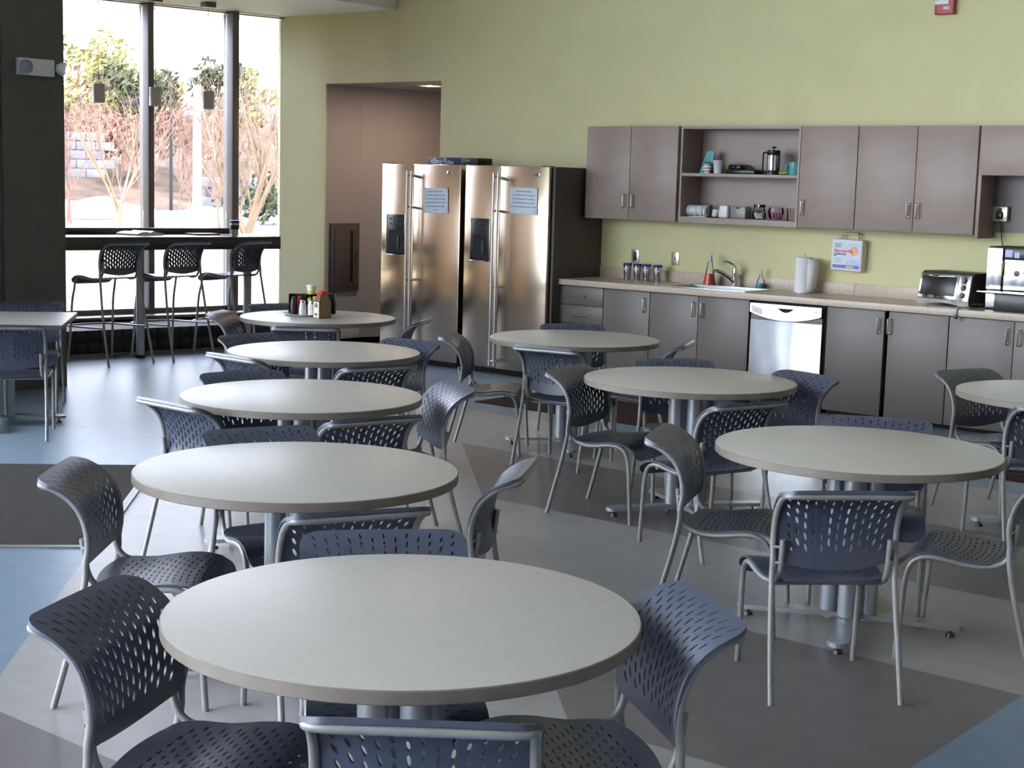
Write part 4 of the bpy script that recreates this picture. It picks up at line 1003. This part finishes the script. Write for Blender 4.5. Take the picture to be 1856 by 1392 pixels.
for z, rr in ((0.018, 0.0398), (0.066, 0.0395)):
    pts = [(rr * cos(2 * pi * i / 36), rr * sin(2 * pi * i / 36), z + (0.004 if i % 2 else -0.003)) for i in range(36)]; w.tube(pts, 0.0022, 5, closed=True)
w.tube([(0.0345 * cos(2 * pi * i / 30), 0.0345 * sin(2 * pi * i / 30), 0.043) for i in range(30)], 0.003, 6, closed=True); w.obj('zigzag_band', M['ink'], t)
w = MB(); w.lathe([(0.0325, 0.077), (0.033, 0.084), (0.029, 0.085)], seg=24); w.obj('rim', M['bluelid'], t)
w = MB(); w.tube(spline([(-0.035, 0, 0.066), (-0.058, 0, 0.068), (-0.064, 0, 0.042), (-0.052, 0, 0.018), (-0.034, 0, 0.018)], 5), 0.006, 8); w.obj('handle', M['dark'], t)
w = MB(); w.lathe([(0, 0), (0.031, 0), (0.045, 0.105), (0.047, 0.107), (0.043, 0.106), (0.030, 0.004), (0, 0.004)], seg=32); o = w.obj('plastic_cup', M['cupw']); o.location = (-6.555, 10.60, Z2); tag(o, 'frosted white plastic cup on the upper open shelf', 'cup')
t = thing('sandwich_press', 'black flat appliance with looped handle on the upper shelf', 'appliance', (-6.36, 10.69, Z2))
w = MB(); w.box((0.0, 0, 0.018), (0.27, 0.16, 0.034), 0.008); w.obj('lower_plate', M['dark'], t)
w = MB(); w.box((-0.09, 0.03, 0.056), (0.12, 0.09, 0.040), 0.012); w.obj('lid', M['dark'], t)
w = MB(); w.tube(spline([(-0.06, -0.075, 0.035), (-0.035, -0.082, 0.062), (0.03, -0.085, 0.068), (0.10, -0.085, 0.060), (0.135, -0.08, 0.035)], 5), 0.0065, 8); w.sphere((-0.045, -0.078, 0.055), 0.014); w.obj('handle', M['dark'], t)
t = thing('french_press', 'steel french press with black lid and handle on the upper shelf', 'coffee press', (-6.085, 10.655, Z2))
w = MB(); w.lathe([(0, 0.034), (0.047, 0.034), (0.047, 0.158), (0, 0.158)], seg=32); w.obj('steel_body', M['chrome'], t)
w = MB(); w.lathe([(0, 0), (0.052, 0), (0.052, 0.030), (0.049, 0.036), (0, 0.036)], seg=32); w.obj('base', M['dark'], t)
w = MB(); w.lathe([(0.049, 0.152), (0.052, 0.156), (0.052, 0.188), (0.046, 0.192), (0, 0.194)], seg=32)
w.obj('lid', M['dark'], t)
w = MB(); w.cyl((0, 0, 0.193), (0, 0, 0.206), 0.004, seg=8); w.lathe([(0, 0.204), (0.006, 0.204), (0.020, 0.214), (0.018, 0.219), (0, 0.220)], seg=20); w.obj('plunger_knob', M['dark'], t)
w = MB(); w.tube(spline([(-0.046, 0, 0.172), (-0.085, 0, 0.172), (-0.092, 0, 0.160), (-0.094, 0, 0.045), (-0.088, 0, 0.028), (-0.046, 0, 0.020)], 5), 0.007, 8); w.obj('handle', M['dark'], t)
w = MB()
for a in (-1.15, 0.2, 2.0, 3.6): w.tube([(0.049 * cos(a), 0.049 * sin(a), 0.03), (0.049 * cos(a), 0.049 * sin(a), 0.156)], 0.006, 6)
w.obj('strap', M['dark'], t)
w = MB(); w.sphere((0, 0, 0.016), 0.05, sc=(1.0, 0.6, 0.32)); o = w.obj('tea_packet', M['lime']); o.location = (-5.965, 10.62, Z2 + 0.0005); tag(o, 'crumpled lime green packet between the press and the teal mug', 'packet')
mug('teal mug at the right end of the upper open shelf', (-5.868, 10.615, Z2), M['teal'], 0.043, 0.098, R(25), 'teal_mug')
# lower shelf
t = thing('filter_stack', 'stack of white coffee filters lying in a wire rack', 'filters', (-6.76, 10.66, Z1))
w = MB(); n = 22
w.tube([(-0.095 + 0.19 * i / n, 0, 0.052) for i in range(n + 1)], [0.043 + 0.0012 * (i % 2) for i in range(n + 1)], 28); w.obj('filters', M['cupw'], t)
w = MB()
for x in (-0.005, 0.05, 0.085): w.tube(spline([(x, -0.052, 0.004), (x, -0.052, 0.06), (x + 0.01, -0.03, 0.105), (x + 0.015, 0.02, 0.108), (x + 0.02, 0.052, 0.06), (x, 0.052, 0.004)], 5), 0.0022, 6)
w.tube([(-0.1, -0.052, 0.0035), (0.1, -0.052, 0.0035), (0.1, 0.052, 0.0035), (-0.1, 0.052, 0.0035)], 0.0025, 6, closed=True); w.obj('wire_rack', M['steelp'], t)
t = thing('tea_jar', 'glass jar holding tea sachets beside the filter rack', 'jar', (-6.605, 10.68, Z1))
w = MB(); w.lathe([(0.048, 0.0), (0.052, 0.01), (0.052, 0.085), (0.046, 0.095)], seg=28); w.obj('jar_body', M['clear'], t)
for k, (x, y, a) in enumerate(((-0.012, -0.015, 10), (0.012, 0.01, -20), (0.0, 0.028, 35))):
    w = MB(); w.box((0, 0, 0.034), (0.040, 0.006, 0.058), 0.001, Matrix.Translation((x, y, 0.004)) @ Matrix.Rotation(R(a), 4, 'Z') @ Matrix.Rotation(R(12), 4, 'Y')); o = w.obj('tea_sachet', M['sugar']); o.location = (-6.605, 10.68, Z1); tag(o, ('front', 'middle', 'rear')[k] + ' pale tea sachet inside the glass jar on the lower shelf', 'tea bag', 'tea sachets in the glass jar')
w = MB(); w.box((0, 0, 0.052), (0.082, 0.06, 0.103), 0.014, seg=3); o = w.obj('napkin_block', M['whitep']); o.location = (-6.485, 10.62, Z1); tag(o, 'white rounded napkin packet standing on the lower shelf', 'napkins')
w = MB(); w.box((0, 0, 0.050), (0.140, 0.10, 0.098), 0.010); o = w.obj('sachet_bag', M['greyp']); o.location = (-6.355, 10.65, Z1); tag(o, 'grey plastic-wrapped packet beside the white napkin packet', 'packet')
w = MB(); w.box((0.0, -0.0515, 0.085), (0.03, 0.003, 0.012), 0.001); w.obj('seal', M['ink'], o)
t = thing('sugar_jar', 'glass jar of sugar cubes with a black lid on the lower shelf', 'jar', (-6.180, 10.64, Z1))
w = MB(); w.lathe([(0.040, 0.0), (0.052, 0.008), (0.054, 0.045), (0.044, 0.070), (0.042, 0.098)], seg=28); w.obj('jar_body', M['clear'], t)
w = MB(); w.lathe([(0, 0.096), (0.047, 0.096), (0.048, 0.118), (0, 0.120)], seg=28); w.obj('lid', M['dark'], t)
w = MB(); w.box((0.018, -0.047, 0.106), (0.010, 0.006, 0.024), 0.002); w.obj('clasp', M['chrome'], t)
w = MB(); rnd = random.Random(3)
for k in range(46):
    a = rnd.uniform(0, 2 * pi); q = 0.038 * math.sqrt(rnd.random()); w.box((0, 0, 0), (0.014, 0.014, 0.014), 0.001, Matrix.Translation((q * cos(a), q * sin(a), rnd.uniform(0.012, 0.050))) @ Matrix.Rotation(rnd.uniform(0, 3), 4, 'Z') @ Matrix.Rotation(rnd.uniform(0, 1), 4, 'X'))
o = w.obj('sugar_cubes', M['sugar']); o.location = (-6.180, 10.64, Z1); tag(o, 'white sugar cubes heaped in the lidded jar', 'sugar'); o['kind'] = 'stuff'
t = thing('glass_bowl', 'rounded glass bowl of pink packets on the lower shelf', 'bowl', (-6.030, 10.64, Z1))
w = MB(); w.lathe([(0.0, 0.002), (0.036, 0.002), (0.056, 0.030), (0.062, 0.062), (0.056, 0.100)], seg=32); w.obj('bowl_body', M['clear'], t)
for k in range(5):
    w = MB(); w.box((0, 0, 0), (0.052, 0.006, 0.040), 0.002, Matrix.Rotation(R(-50 + 24 * k), 4, 'Z') @ Matrix.Rotation(R(20 - 9 * k), 4, 'Y')); o = w.obj('sweetener_packet', M['pink']); o.location = (-6.030 + 0.009 * (k - 2), 10.612 + 0.013 * k, Z1 + 0.040 + 0.004 * (k % 2)); tag(o, 'pink sweetener packet inside the rounded glass bowl', 'packet', 'pink packets in the glass bowl')
t = thing('stirrer_glass', 'square glass holding wooden stirrers at the right of the lower shelf', 'jar', (-5.885, 10.635, Z1))
w = MB(); w.lathe([(0.036, 0.0), (0.038, 0.006), (0.040, 0.095), (0.041, 0.097)], seg=24); w.obj('glass_body', M['clear'], t)
for k in range(6):
    a = k * 1.05; w = MB(); w.box((0, 0, 0.058), (0.006, 0.0015, 0.115), 0, Matrix.Translation((0.014 * cos(a), 0.014 * sin(a), 0.004)) @ Matrix.Rotation(R(12) * cos(a), 4, 'Y') @ Matrix.Rotation(-R(12) * sin(a), 4, 'X')); o = w.obj('wooden_stirrer', M['wood']); o.location = (-5.885, 10.635, Z1); tag(o, 'thin wooden stirrer standing in the glass on the lower shelf', 'stirrer', 'wooden stirrers in the glass')

# ------------------------------------------------------------------ electrical panel in the passage
t = thing('electrical_panel', 'grey electrical panel set in the passage wall left of the fridges', 'electrical panel', (AX0, 11.128, 0.495))
w = MB(); w.bb(0.0005, 0.030, -0.203, 0.203, 0, 0.705, 0.003); w.obj('frame', M['epanel'], t)
w = MB(); w.bb(0.030, 0.036, -0.150, 0.165, 0.045, 0.665, 0.002); dd = w.obj('door', M['epanel'], t)
w = MB(); w.bb(0.036, 0.038, 0.065, 0.105, 0.10, 0.63, 0.0005); w.obj('breaker_strip', M['recess'], dd)
w = MB(); w.tube([(0.036, 0.130, 0.30), (0.050, 0.130, 0.30), (0.050, 0.130, 0.40), (0.036, 0.130, 0.40)], 0.004, 6); w.obj('latch', M['darkm'], dd)

# ------------------------------------------------------------------ window bar
HB = 1.10
t = thing('window_bar', 'long dark bar counter along the windows', 'bar counter', bay(2.1, 1.0), BAYROT)
w = MB(); w.bb(-0.30, 0.315, -1.03, 1.21, HB - 0.032, HB, 0.002); w.obj('bar_top', M['bar'], t)
w = MB(); w.bb(0.300, 0.315, -1.03, 1.21, HB - 0.115, HB - 0.0325, 0.001); w.bb(-0.30, 0.2995, 1.195, 1.21, HB - 0.115, HB - 0.0325, 0.001); w.obj('apron', M['bar'], t)
w = MB(); w.bb(-0.30, -0.24, -1.03, 0.98, HB + 0.0005, HB + 0.058, 0.003); w.obj('raceway', M['bar'], t)
for s_ in (-0.12, 0.98):
    w = MB(); w.cyl((0.10, s_, 0.03), (0.10, s_, HB - 0.033), 0.038, seg=24); lg = w.obj('post', M['pedestal'], t)
    w = MB(); w.cyl((0.10, s_, 0.0), (0.10, s_, 0.03), 0.042, seg=24); w.obj('foot_cap', M['dark'], lg)
def on_bar(s_, d_): p = bay(s_, d_); p.z = HB + 0.0006; return p
t = thing('magazine', 'open white magazine lying on the window bar at left', 'magazine', on_bar(2.13, 0.92), BAYROT + R(20))
w = MB(); w.prism([(-0.17, 0.0), (0.0, 0.0), (0.0, 0.022), (-0.05, 0.034), (-0.11, 0.030), (-0.17, 0.016)], -0.13, 0.13, lambda a, z, h: (h, a, z)); w.obj('left_page', M['paper'], t)
w = MB(); w.prism([(0.0, 0.0), (0.17, 0.0), (0.17, 0.018), (0.10, 0.026), (0.04, 0.040), (0.0, 0.022)], -0.13, 0.13, lambda a, z, h: (h, a, z)); w.obj('right_page', M['paper'], t)
w = MB(); w.box((0, 0, 0.008), (0.20, 0.26, 0.015), 0.002); o = w.obj('book', M['panel']); place(o, on_bar(1.50, 0.93), BAYROT + R(6)); tag(o, 'thin dark closed book on the window bar, middle pane', 'book')
w = MB(); w.box((0, 0, 0.003), (0.14, 0.20, 0.006), 0.001); o = w.obj('leaflet', M['navyd']); place(o, on_bar(1.30, 0.95), BAYROT - R(12)); tag(o, 'flat dark leaflet beside the dark tumbler on the window bar', 'leaflet')
t = thing('travel_cup', 'dark tumbler with a blue rim standing on the window bar', 'cup', on_bar(1.27, 1.12))
w = MB(); w.lathe([(0, 0), (0.032, 0), (0.041, 0.135), (0.0, 0.135)], seg=28); w.obj('cup_body', M['steelp'], t)
w = MB(); w.lathe([(0.0418, 0.118), (0.043, 0.120), (0.043, 0.142), (0.036, 0.145), (0, 0.143)], seg=28); w.obj('lid', M['bluelid'], t)
w = MB(); w.lathe([(0.0372, 0.06), (0.0392, 0.06), (0.0412, 0.10), (0.0397, 0.10)], seg=28); w.obj('sleeve', M['dark'], t)
# pendants over the bar
p0 = None
for s_, lab in ((2.300, 'aluminium cylinder pendant in the left window pane'), (1.735, 'aluminium cylinder pendant in front of the first mullion'), (1.180, 'aluminium cylinder pendant left of the second mullion')):
    q = bay(s_, 0.45)
    if p0 is None:
        p0 = t = thing('pendant_lamp', lab, 'pendant lamp', (q.x, q.y, 3.2845), BAYROT, 'cylinder pendants over the window bar')
        w = MB(); w.box((0, 0, -0.024), (0.11, 0.11, 0.046), 0.003); w.obj('canopy', M['epanel'], t)
        w = MB(); w.cyl((0, 0, -0.83), (0, 0, -0.046), 0.0022, seg=6); w.obj('cord', M['epanel'], t)
        w = MB(); z0 = 2.285 - 3.2845; w.lathe([(0.050, z0 + 0.004), (0.056, z0), (0.058, z0 + 0.002), (0.056, z0 + 0.01), (0.056, z0 + 0.158), (0.058, z0 + 0.165), (0.055, z0 + 0.170), (0.0, z0 + 0.171)], seg=36); w.obj('lamp_shade', M['pend'], t)
        w = MB(); w.lathe([(0, z0 + 0.02), (0.048, z0 + 0.02), (0.048, z0 + 0.024), (0, z0 + 0.024)], seg=24); w.obj('bulb', M['offw'], t)
    else: dup(p0, (q.x, q.y, 3.2845), BAYROT, lab)
# emergency light on the charcoal wall
t = thing('emergency_light', 'white twin-head emergency light on the charcoal wall', 'emergency light', (-10.0995, 6.665, 2.355))
w = MB(); w.bb(0, 0.055, -0.165, 0.135, 0.0, 0.125, 0.006); w.obj('housing', M['offw'], t)
for y, ry in ((-0.135, -25), (0.175, 50)):
    mx = Matrix.Translation((0.085, y, 0.062)) @ Matrix.Rotation(R(ry), 4, 'Z') @ Matrix.Rotation(R(90 + 12), 4, 'Y')
    w = MB(); w.lathe([(0, -0.045), (0.025, -0.042), (0.045, -0.015), (0.056, 0.018), (0.053, 0.022), (0.042, 0.0), (0, -0.02)], seg=28); w.v = [tuple(mx @ Vector(p)) for p in w.v]; ho = w.obj('lamp_head', M['whitep'], t)
    w = MB(); w.lathe([(0, 0.012), (0.030, 0.014), (0.050, 0.014), (0.050, 0.018), (0, 0.024)], seg=28); w.v = [tuple(mx @ Vector(p)) for p in w.v]; w.obj('lens', M['clear'], ho)

# ------------------------------------------------------------------ condiments on the far table
XE, YE = -7.762, 7.364
t = thing('serving_plate', 'round white tray under the condiments', 'tray', (-7.905, 7.375, HT + 0.0005))
w = MB(); w.lathe([(0, 0), (0.120, 0), (0.150, 0.010), (0.152, 0.013), (0.118, 0.005), (0, 0.004)], seg=48); w.obj('dish', M['offw'], t)
ZP = HT + 0.006
dv = Vector((0.773, 0.634))   # along the view's horizontal
t = thing('condiment_caddy', 'black divided caddy at the back of the condiment tray', 'caddy', (-7.885, 7.425, ZP + 0.006), math.atan2(dv.y, dv.x))
w = MB(); w.bb(-0.165, 0.165, 0.030, 0.036, 0, 0.135, 0.001); w.bb(-0.165, -0.159, -0.035, 0.03, 0, 0.135, 0.001); w.bb(0.159, 0.165, -0.035, 0.03, 0, 0.135, 0.001); w.bb(-0.159, 0.159, -0.035, 0.03, 0, 0.004); w.bb(-0.045, -0.041, -0.035, 0.03, 0.004, 0.130)
w.obj('rack', M['dark'], t)
def cond(name, label, cat, off, along, mb_list):
    p = Vector((-7.885, 7.425)) + dv * along + Vector((-0.634, 0.773)) * off
    t = thing(name, label, cat, (p.x, p.y, ZP), math.atan2(dv.y, dv.x))
    for nme, mb, m_ in mb_list: mb.obj(nme, M[m_], t)
    return t
cond('sauce_bottle', 'black sauce bottle leftmost in the condiment caddy', 'bottle', -0.055, -0.125, [('bottle_body', MB().lathe([(0, 0), (0.024, 0), (0.026, 0.06), (0.020, 0.10), (0.012, 0.125), (0, 0.126)], seg=20), 'dark')])
cond('red_packet', 'red sauce packet upright in the condiment caddy', 'packet', -0.012, -0.090, [('packet_body', MB().box((0, 0, 0.066), (0.030, 0.012, 0.12), 0.004), 'redcap')])
cond('pepper_grinder', 'slim dark bottle with a yellow neck label in the caddy', 'bottle', -0.015, -0.020, [('bottle_body', MB().lathe([(0, 0.01), (0.020, 0.01), (0.021, 0.09), (0.010, 0.115), (0.010, 0.130), (0, 0.131)], seg=18), 'dark'), ('neck_label', MB().lathe([(0.0175, 0.098), (0.0182, 0.100), (0.0125, 0.116), (0.0115, 0.117)], seg=18), 'yellow')])
cond('glass_shaker', 'glass shaker with grey cap in front of the caddy', 'shaker', -0.105, -0.055, [('shaker_body', MB().lathe([(0, 0), (0.027, 0), (0.026, 0.05), (0.020, 0.085), (0, 0.086)], seg=20), 'cupw'), ('shaker_cap', MB().lathe([(0.0205, 0.085), (0.020, 0.10), (0.010, 0.108), (0, 0.108)], seg=20), 'steelp')])
cond('sugar_pourer', 'white sugar pourer with grey lid beside the sauce jar', 'pourer', -0.105, 0.012, [('pourer_body', MB().lathe([(0, 0), (0.030, 0), (0.031, 0.08), (0, 0.082)], seg=22), 'sugar'), ('pourer_lid', MB().lathe([(0.0315, 0.08), (0.030, 0.10), (0.012, 0.108), (0, 0.108)], seg=22), 'steelp')])
cond('spice_carton', 'small orange-brown carton inside the condiment caddy', 'box', -0.010, 0.040, [('carton_body', MB().box((0, 0, 0.068), (0.072, 0.030, 0.118), 0.002), 'wood')])
t = cond('yogurt_cup', 'white and yellow paper cup stacked high in the caddy', 'cup', 0.010, -0.010, [('cup_body', MB().lathe([(0, 0.135), (0.027, 0.135), (0.036, 0.198), (0, 0.199)], seg=26), 'whitep'), ('cup_band', MB().lathe([(0.0275, 0.136), (0.0282, 0.138), (0.0315, 0.160), (0.0305, 0.161)], seg=26), 'yellow'), ('cup_rim', MB().lathe([(0.036, 0.195), (0.039, 0.196), (0.039, 0.200), (0, 0.201)], seg=26), 'whitep')])
t.location.z = ZP + 0.006
o = Vector((-7.668, 7.312))
t = thing('sauce_jar', 'square brown sauce bottle with a red cap on the far table', 'bottle', (o.x, o.y, HT + 0.0005), math.atan2(dv.y, dv.x) + R(-55))
w = MB()
def sq(z, h): return [(-h, -h, z), (h, -h, z), (h, h, z), (-h, h, z)]
lv = [(0, 0.043), (0.005, 0.046), (0.115, 0.046), (0.158, 0.028), (0.165, 0.028)]
for z, h in lv: w.v += sq(z, h)
for i in range(len(lv) - 1):
    for k in range(4): w.f.append((i * 4 + k, i * 4 + (k + 1) % 4, (i + 1) * 4 + (k + 1) % 4, (i + 1) * 4 + k)); w.mi.append(0)
w.f += [(3, 2, 1, 0), tuple(range(len(lv) * 4 - 4, len(lv) * 4))]; w.mi += [0, 0]
w.obj('bottle_body', M['sauce'], t)
w = MB(); w.lathe([(0, 0.163), (0.031, 0.163), (0.032, 0.166), (0.032, 0.188), (0.029, 0.191), (0, 0.191)], seg=30); w.obj('cap', M['redcap'], t)
w = MB(); w.bb(-0.038, 0.038, -0.0468, -0.0462, 0.006, 0.112); lb = w.obj('front_label', M['sugar'], t)
w = MB(); n = 20; w.prism([(0.024 * cos(2 * pi * i / n), 0.082 + 0.026 * sin(2 * pi * i / n)) for i in range(n)], -0.0474, -0.0468, lambda a, z, h: (a, h, z)); w.obj('olive_mark', M['olive'], lb)
w = MB(); w.prism([(0.026 * cos(2 * pi * i / n), 0.060 + 0.015 * sin(2 * pi * i / n)) for i in range(n)], -0.0480, -0.0474, lambda a, z, h: (a, h, z)); w.obj('white_oval', M['whitep'], lb)
w = MB(); w.bb(-0.022, 0.020, -0.0474, -0.0468, 0.016, 0.036); w.obj('dark_mark', M['olive'], lb)

# ------------------------------------------------------------------ outdoors
def far(px, dist, z=0.0):
    """a spot on the ground seen through the windows: bearing from the room, distance in metres"""
    a = pi - YAW + math.atan((928 - px) / FPX); return Vector((cos(a) * dist, sin(a) * dist, z))
def ground(name, poly, z, m, mb=None):
    q = MB(); q.prism(poly, z - 0.1, z); o = q.obj(name, m); o['kind'] = 'structure'; return o
def band(d0, d1, z, name, m):
    a = [far(-900, d0), far(900, d0), far(900, d1), far(-900, d1)]; return ground(name, [(p.x, p.y) for p in a], z, m)
ground('ground_mulch', [tuple(bay(s_, d_).xy) for s_, d_ in ((-30, -0.25), (30, -0.25), (30, -3.4), (-30, -3.4))], -0.06, M['mulch'])
ground('ground_lawn', [tuple(bay(s_, d_).xy) for s_, d_ in ((-60, -3.4), (60, -3.4), (60, -31), (-60, -31))], -0.05, M['lawn'])
ground('ground_road', [tuple(bay(s_, d_).xy) for s_, d_ in ((-90, -31), (90, -31), (90, -39), (-90, -39))], -0.06, M['road'])
ground('ground_snow', [tuple(bay(s_, d_).xy) for s_, d_ in ((-120, -39), (120, -39), (120, -150), (-120, -150))], -0.04, M['snow'])
hl = MB(); n = 26
for i in range(n + 1):
    s_ = -90 + 180 * i / n; z = 4.5 + 1.2 * sin(i * 1.3)
    hl.v += [tuple(bay(s_, -49, -0.05)), tuple(bay(s_, -59.5, 1.9)), tuple(bay(s_, -72, z - 1.4)), tuple(bay(s_, -112, z + 2.0))]
for i in range(n):
    for k in range(3): hl.f.append((i * 4 + k, i * 4 + 4 + k, i * 4 + 5 + k, i * 4 + 1 + k)); hl.mi.append(0)
hl.obj('ground_hill', M['hill'])['kind'] = 'structure'
rnd = random.Random(11)
def mound(px, dist, sx_, h, label, m='snow', name='snow_mound'):
    w = MB(); w.sphere((0, 0, 0), 1.0, sc=(sx_, sx_ * 0.6, h), u=22, v=12)
    w.v = [(x * (1 + 0.1 * sin(7 * y + x)), y, max(z, -0.02) * (1 + 0.15 * sin(3 * x))) for x, y, z in w.v]
    o = w.obj(name, M[m]); p = far(px, dist); p.z = -0.04; o.location = p; o.rotation_euler = (0, 0, BAYROT + pi / 2); tag(o, label, 'snow' if m == 'snow' else 'leaves')
mound(160, 58, 2.6, 0.7, 'low snow mound beyond the road in the left pane'); mound(345, 50, 2.2, 0.6, 'low snow mound beyond the road in the middle pane')
mound(500, 39, 1.5, 0.35, 'small leaf heap beyond the lawn in the right pane', 'rust', 'leaf_heap')
def block_wall(px0, dist, rows, n, z0, label):
    w = MB()
    for r_ in range(rows):
        for k in range(n): w.box((k * 0.9 + (0.45 if r_ % 2 else 0), 0, z0 + 0.19 + r_ * 0.40), (0.87, 0.6, 0.37), 0.03)
    if z0 < 1: w.box((n * 0.45, 0.1, (z0 - 0.1) / 2), (n * 0.9 + 0.4, 0.9, z0 + 0.1))
    o = w.obj('block_wall', M['stone']); p = far(px0, dist); o.location = (p.x, p.y, 0); o.rotation_euler = (0, 0, math.atan2(-E1.y, -E1.x)); tag(o, label, 'wall')
block_wall(95, 70, 5, 3, 1.35, 'stacked stone block wall at the left of the left pane')
block_wall(372, 63, 3, 3, 0.35, 'low stone block wall beside the second mullion')

def bare_tree(label, loc, height, trunk_r, m, seed, spread=0.55, levels=4, trunk_f=0.22, kids=3):
    rg = random.Random(seed); t = thing('bare_tree', label, 'tree', loc, 0, 'bare trees outside the windows')
    tr = MB(); br = MB()
    def grow(mb, p, d, L, r, lv):
        n = 4; pts = [p.copy()]; q = p.copy(); dd = d.copy()
        for i in range(n):
            dd = (dd + Vector((rg.uniform(-1, 1), rg.uniform(-1, 1), rg.uniform(-0.3, 0.6))) * 0.10).normalized(); q = q + dd * (L / n); pts.append(q.copy())
        mb.tube(pts, [r * (1 - 0.55 * i / n) for i in range(n + 1)], 5 if lv else 8, cap=False)
        if lv >= levels: return
        for k in range(kids if lv else kids + 5):
            f = rg.uniform(0.35, 1.0) if lv else rg.uniform(0.7, 1.0); b0 = pts[0].lerp(pts[-1], f) if lv == 0 else pts[min(n, int(f * n))]
            a = rg.uniform(0, 2 * pi); side = Vector((cos(a), sin(a), 0)); nd = (dd * (1 - spread) + side * spread * rg.uniform(0.5, 1.0) + Vector((0, 0, 0.38))).normalized()
            grow(br, b0, nd, L * rg.uniform(0.55, 0.85) if lv else height * rg.uniform(0.32, 0.46), r * 0.48 if lv else r * 0.36, lv + 1)
    grow(tr, Vector((0, 0, -0.06)), Vector((0, 0, 1)), height * trunk_f, trunk_r, 0)
    tr.obj('trunk', m, t); br.obj('branches', m, t); return t
bare_tree('bare vase-shaped tree in the left window pane', far(205, 36, -0.05), 5.0, 0.085, M['bark'], 5)
bare_tree('bare multi-stemmed tree in the right window pane', far(446, 29, -0.05), 4.6, 0.13, M['bark'], 9, 0.5, 4, 0.16)
bare_tree('thin bare tree right of the white pole', far(392, 44, -0.05), 5.0, 0.06, M['barkr'], 12)
bare_tree('slender bare tree by the dark lamp post', far(318, 52, -0.05), 5.2, 0.06, M['barkr'], 17)
bare_tree('small bare tree between lamp post and white pole', far(336, 60, -0.05), 4.4, 0.06, M['bark'], 23)
bare_tree('pale bare tree at the edge of the right pane', far(515, 48, -0.05), 6.0, 0.09, M['bark'], 31)
bare_tree('reddish bare tree behind the left pane mullion', far(258, 64, -0.05), 4.2, 0.08, M['barkr'], 37)
bare_tree('reddish bare tree at the left edge of the left pane', far(122, 52, -0.05), 5.6, 0.08, M['barkr'], 41)

def leafy(label, loc, w_, h, m, seed, n=1500, size=0.30, name='evergreen_tree', cone=False):
    rg = random.Random(seed); t = thing(name, label, 'tree', loc, 0, 'leafy trees on the hillside'); c = MB()
    blobs = [(rg.uniform(-0.5, 0.5) * w_, rg.uniform(-0.5, 0.5) * w_, h * rg.uniform(0.25, 0.95), rg.uniform(0.16, 0.34) * w_) for _ in range(16)]
    for k in range(n):
        if cone:
            z = h * rg.uniform(0.12, 1.0); rr = w_ * 0.5 * (1 - z / h) * math.sqrt(rg.random()) + 0.05; a = rg.uniform(0, 2 * pi); p = Vector((rr * cos(a), rr * sin(a), z))
        else:
            bx, by, bz, r_ = rg.choice(blobs); v = Vector((rg.gauss(0, 1), rg.gauss(0, 1), rg.gauss(0, 1))).normalized() * r_ * rg.uniform(0.6, 1.05); p = Vector((bx, by, bz)) + v
        q = Vector((rg.gauss(0, 1), rg.gauss(0, 1), rg.gauss(0, 1))).normalized(); u = q.orthogonal().normalized() * size * rg.uniform(0.5, 1); v = q.cross(u).normalized() * size * rg.uniform(0.3, 0.7)
        c.add([p - u, p - v * 0.6, p + u, p + v * 0.6], [(0, 1, 2, 3)])
    c.obj('foliage', m, t)
    s_ = MB(); s_.tube([(0, 0, -0.3), (0, 0, h * 0.8)], [0.16, 0.05], 7); s_.obj('trunk', M['barkr'], t); return t
leafy('tall yellow-green tree at the left of the left pane', far(140, 84, 2.8), 4.4, 5.6, M['pine'], 1)
leafy('yellow-green tree in the middle of the left pane', far(187, 92, 3.2), 3.4, 4.4, M['pine'], 2)
leafy('dark green tree beside the first mullion, left pane', far(241, 79, 2.3), 2.6, 4.4, M['pined'], 3)
leafy('tall airy green tree rising by the first mullion', far(226, 94, 3.6), 2.6, 5.6, M['pine'], 4, 450)
leafy('yellow-green bush right of the first mullion', far(289, 84, 2.6), 2.0, 3.9, M['pine'], 5, 900)
leafy('dark green tree left of the second mullion', far(392, 82, 2.8), 2.4, 4.8, M['pined'], 6, 1000)
leafy('olive green tree right of the second mullion', far(447, 92, 3.4), 2.6, 4.3, M['pine'], 7, 1000)
leafy('russet shrub mass low in the left pane', far(150, 77, 2.1), 3.0, 2.6, M['rust'], 8, 1100, 0.24, 'russet_shrub')
leafy('russet shrub by the first mullion in the left pane', far(222, 76, 2.0), 2.4, 2.5, M['rust'], 9, 900, 0.24, 'russet_shrub')
leafy('russet shrub behind the lamp post in the middle pane', far(330, 78, 2.2), 3.2, 2.4, M['rust'], 10, 1100, 0.24, 'russet_shrub')
leafy('dark low hedge at the right of the right pane', far(505, 55, -0.05), 3.0, 1.7, M['pined'], 13, 900, 0.2, 'hedge_shrub')
t = thing('lamp_post', 'dark lamp post with one arm in the middle pane', 'lamp post', far(305, 58, -0.05), BAYROT)
w = MB(); w.cyl((0, 0, 0), (0, 0, 5.2), 0.07, 0.05, seg=10); w.obj('post', M['recess'], t)
w = MB(); w.tube(spline([(0, 0, 4.2), (0, -0.4, 4.45), (0, -1.0, 4.45), (0, -1.5, 4.25)], 5), 0.045, 8); w.box((0, -1.55, 4.2), (0.25, 0.4, 0.12), 0.03); w.obj('lamp_arm', M['recess'], t)
t = thing('white_pole', 'thick white pole rising in the middle pane', 'pole', far(352, 34, -0.05))
w = MB(); w.cyl((0, 0, 0), (0, 0, 3.6), 0.105, 0.085, seg=18); w.obj('shaft', M['pole'], t)
w = MB(); w.lathe([(0, 0), (0.22, 0), (0.22, 0.05), (0.12, 0.08), (0.11, 0.2), (0, 0.2)], seg=20); w.obj('base', M['pole'], t)
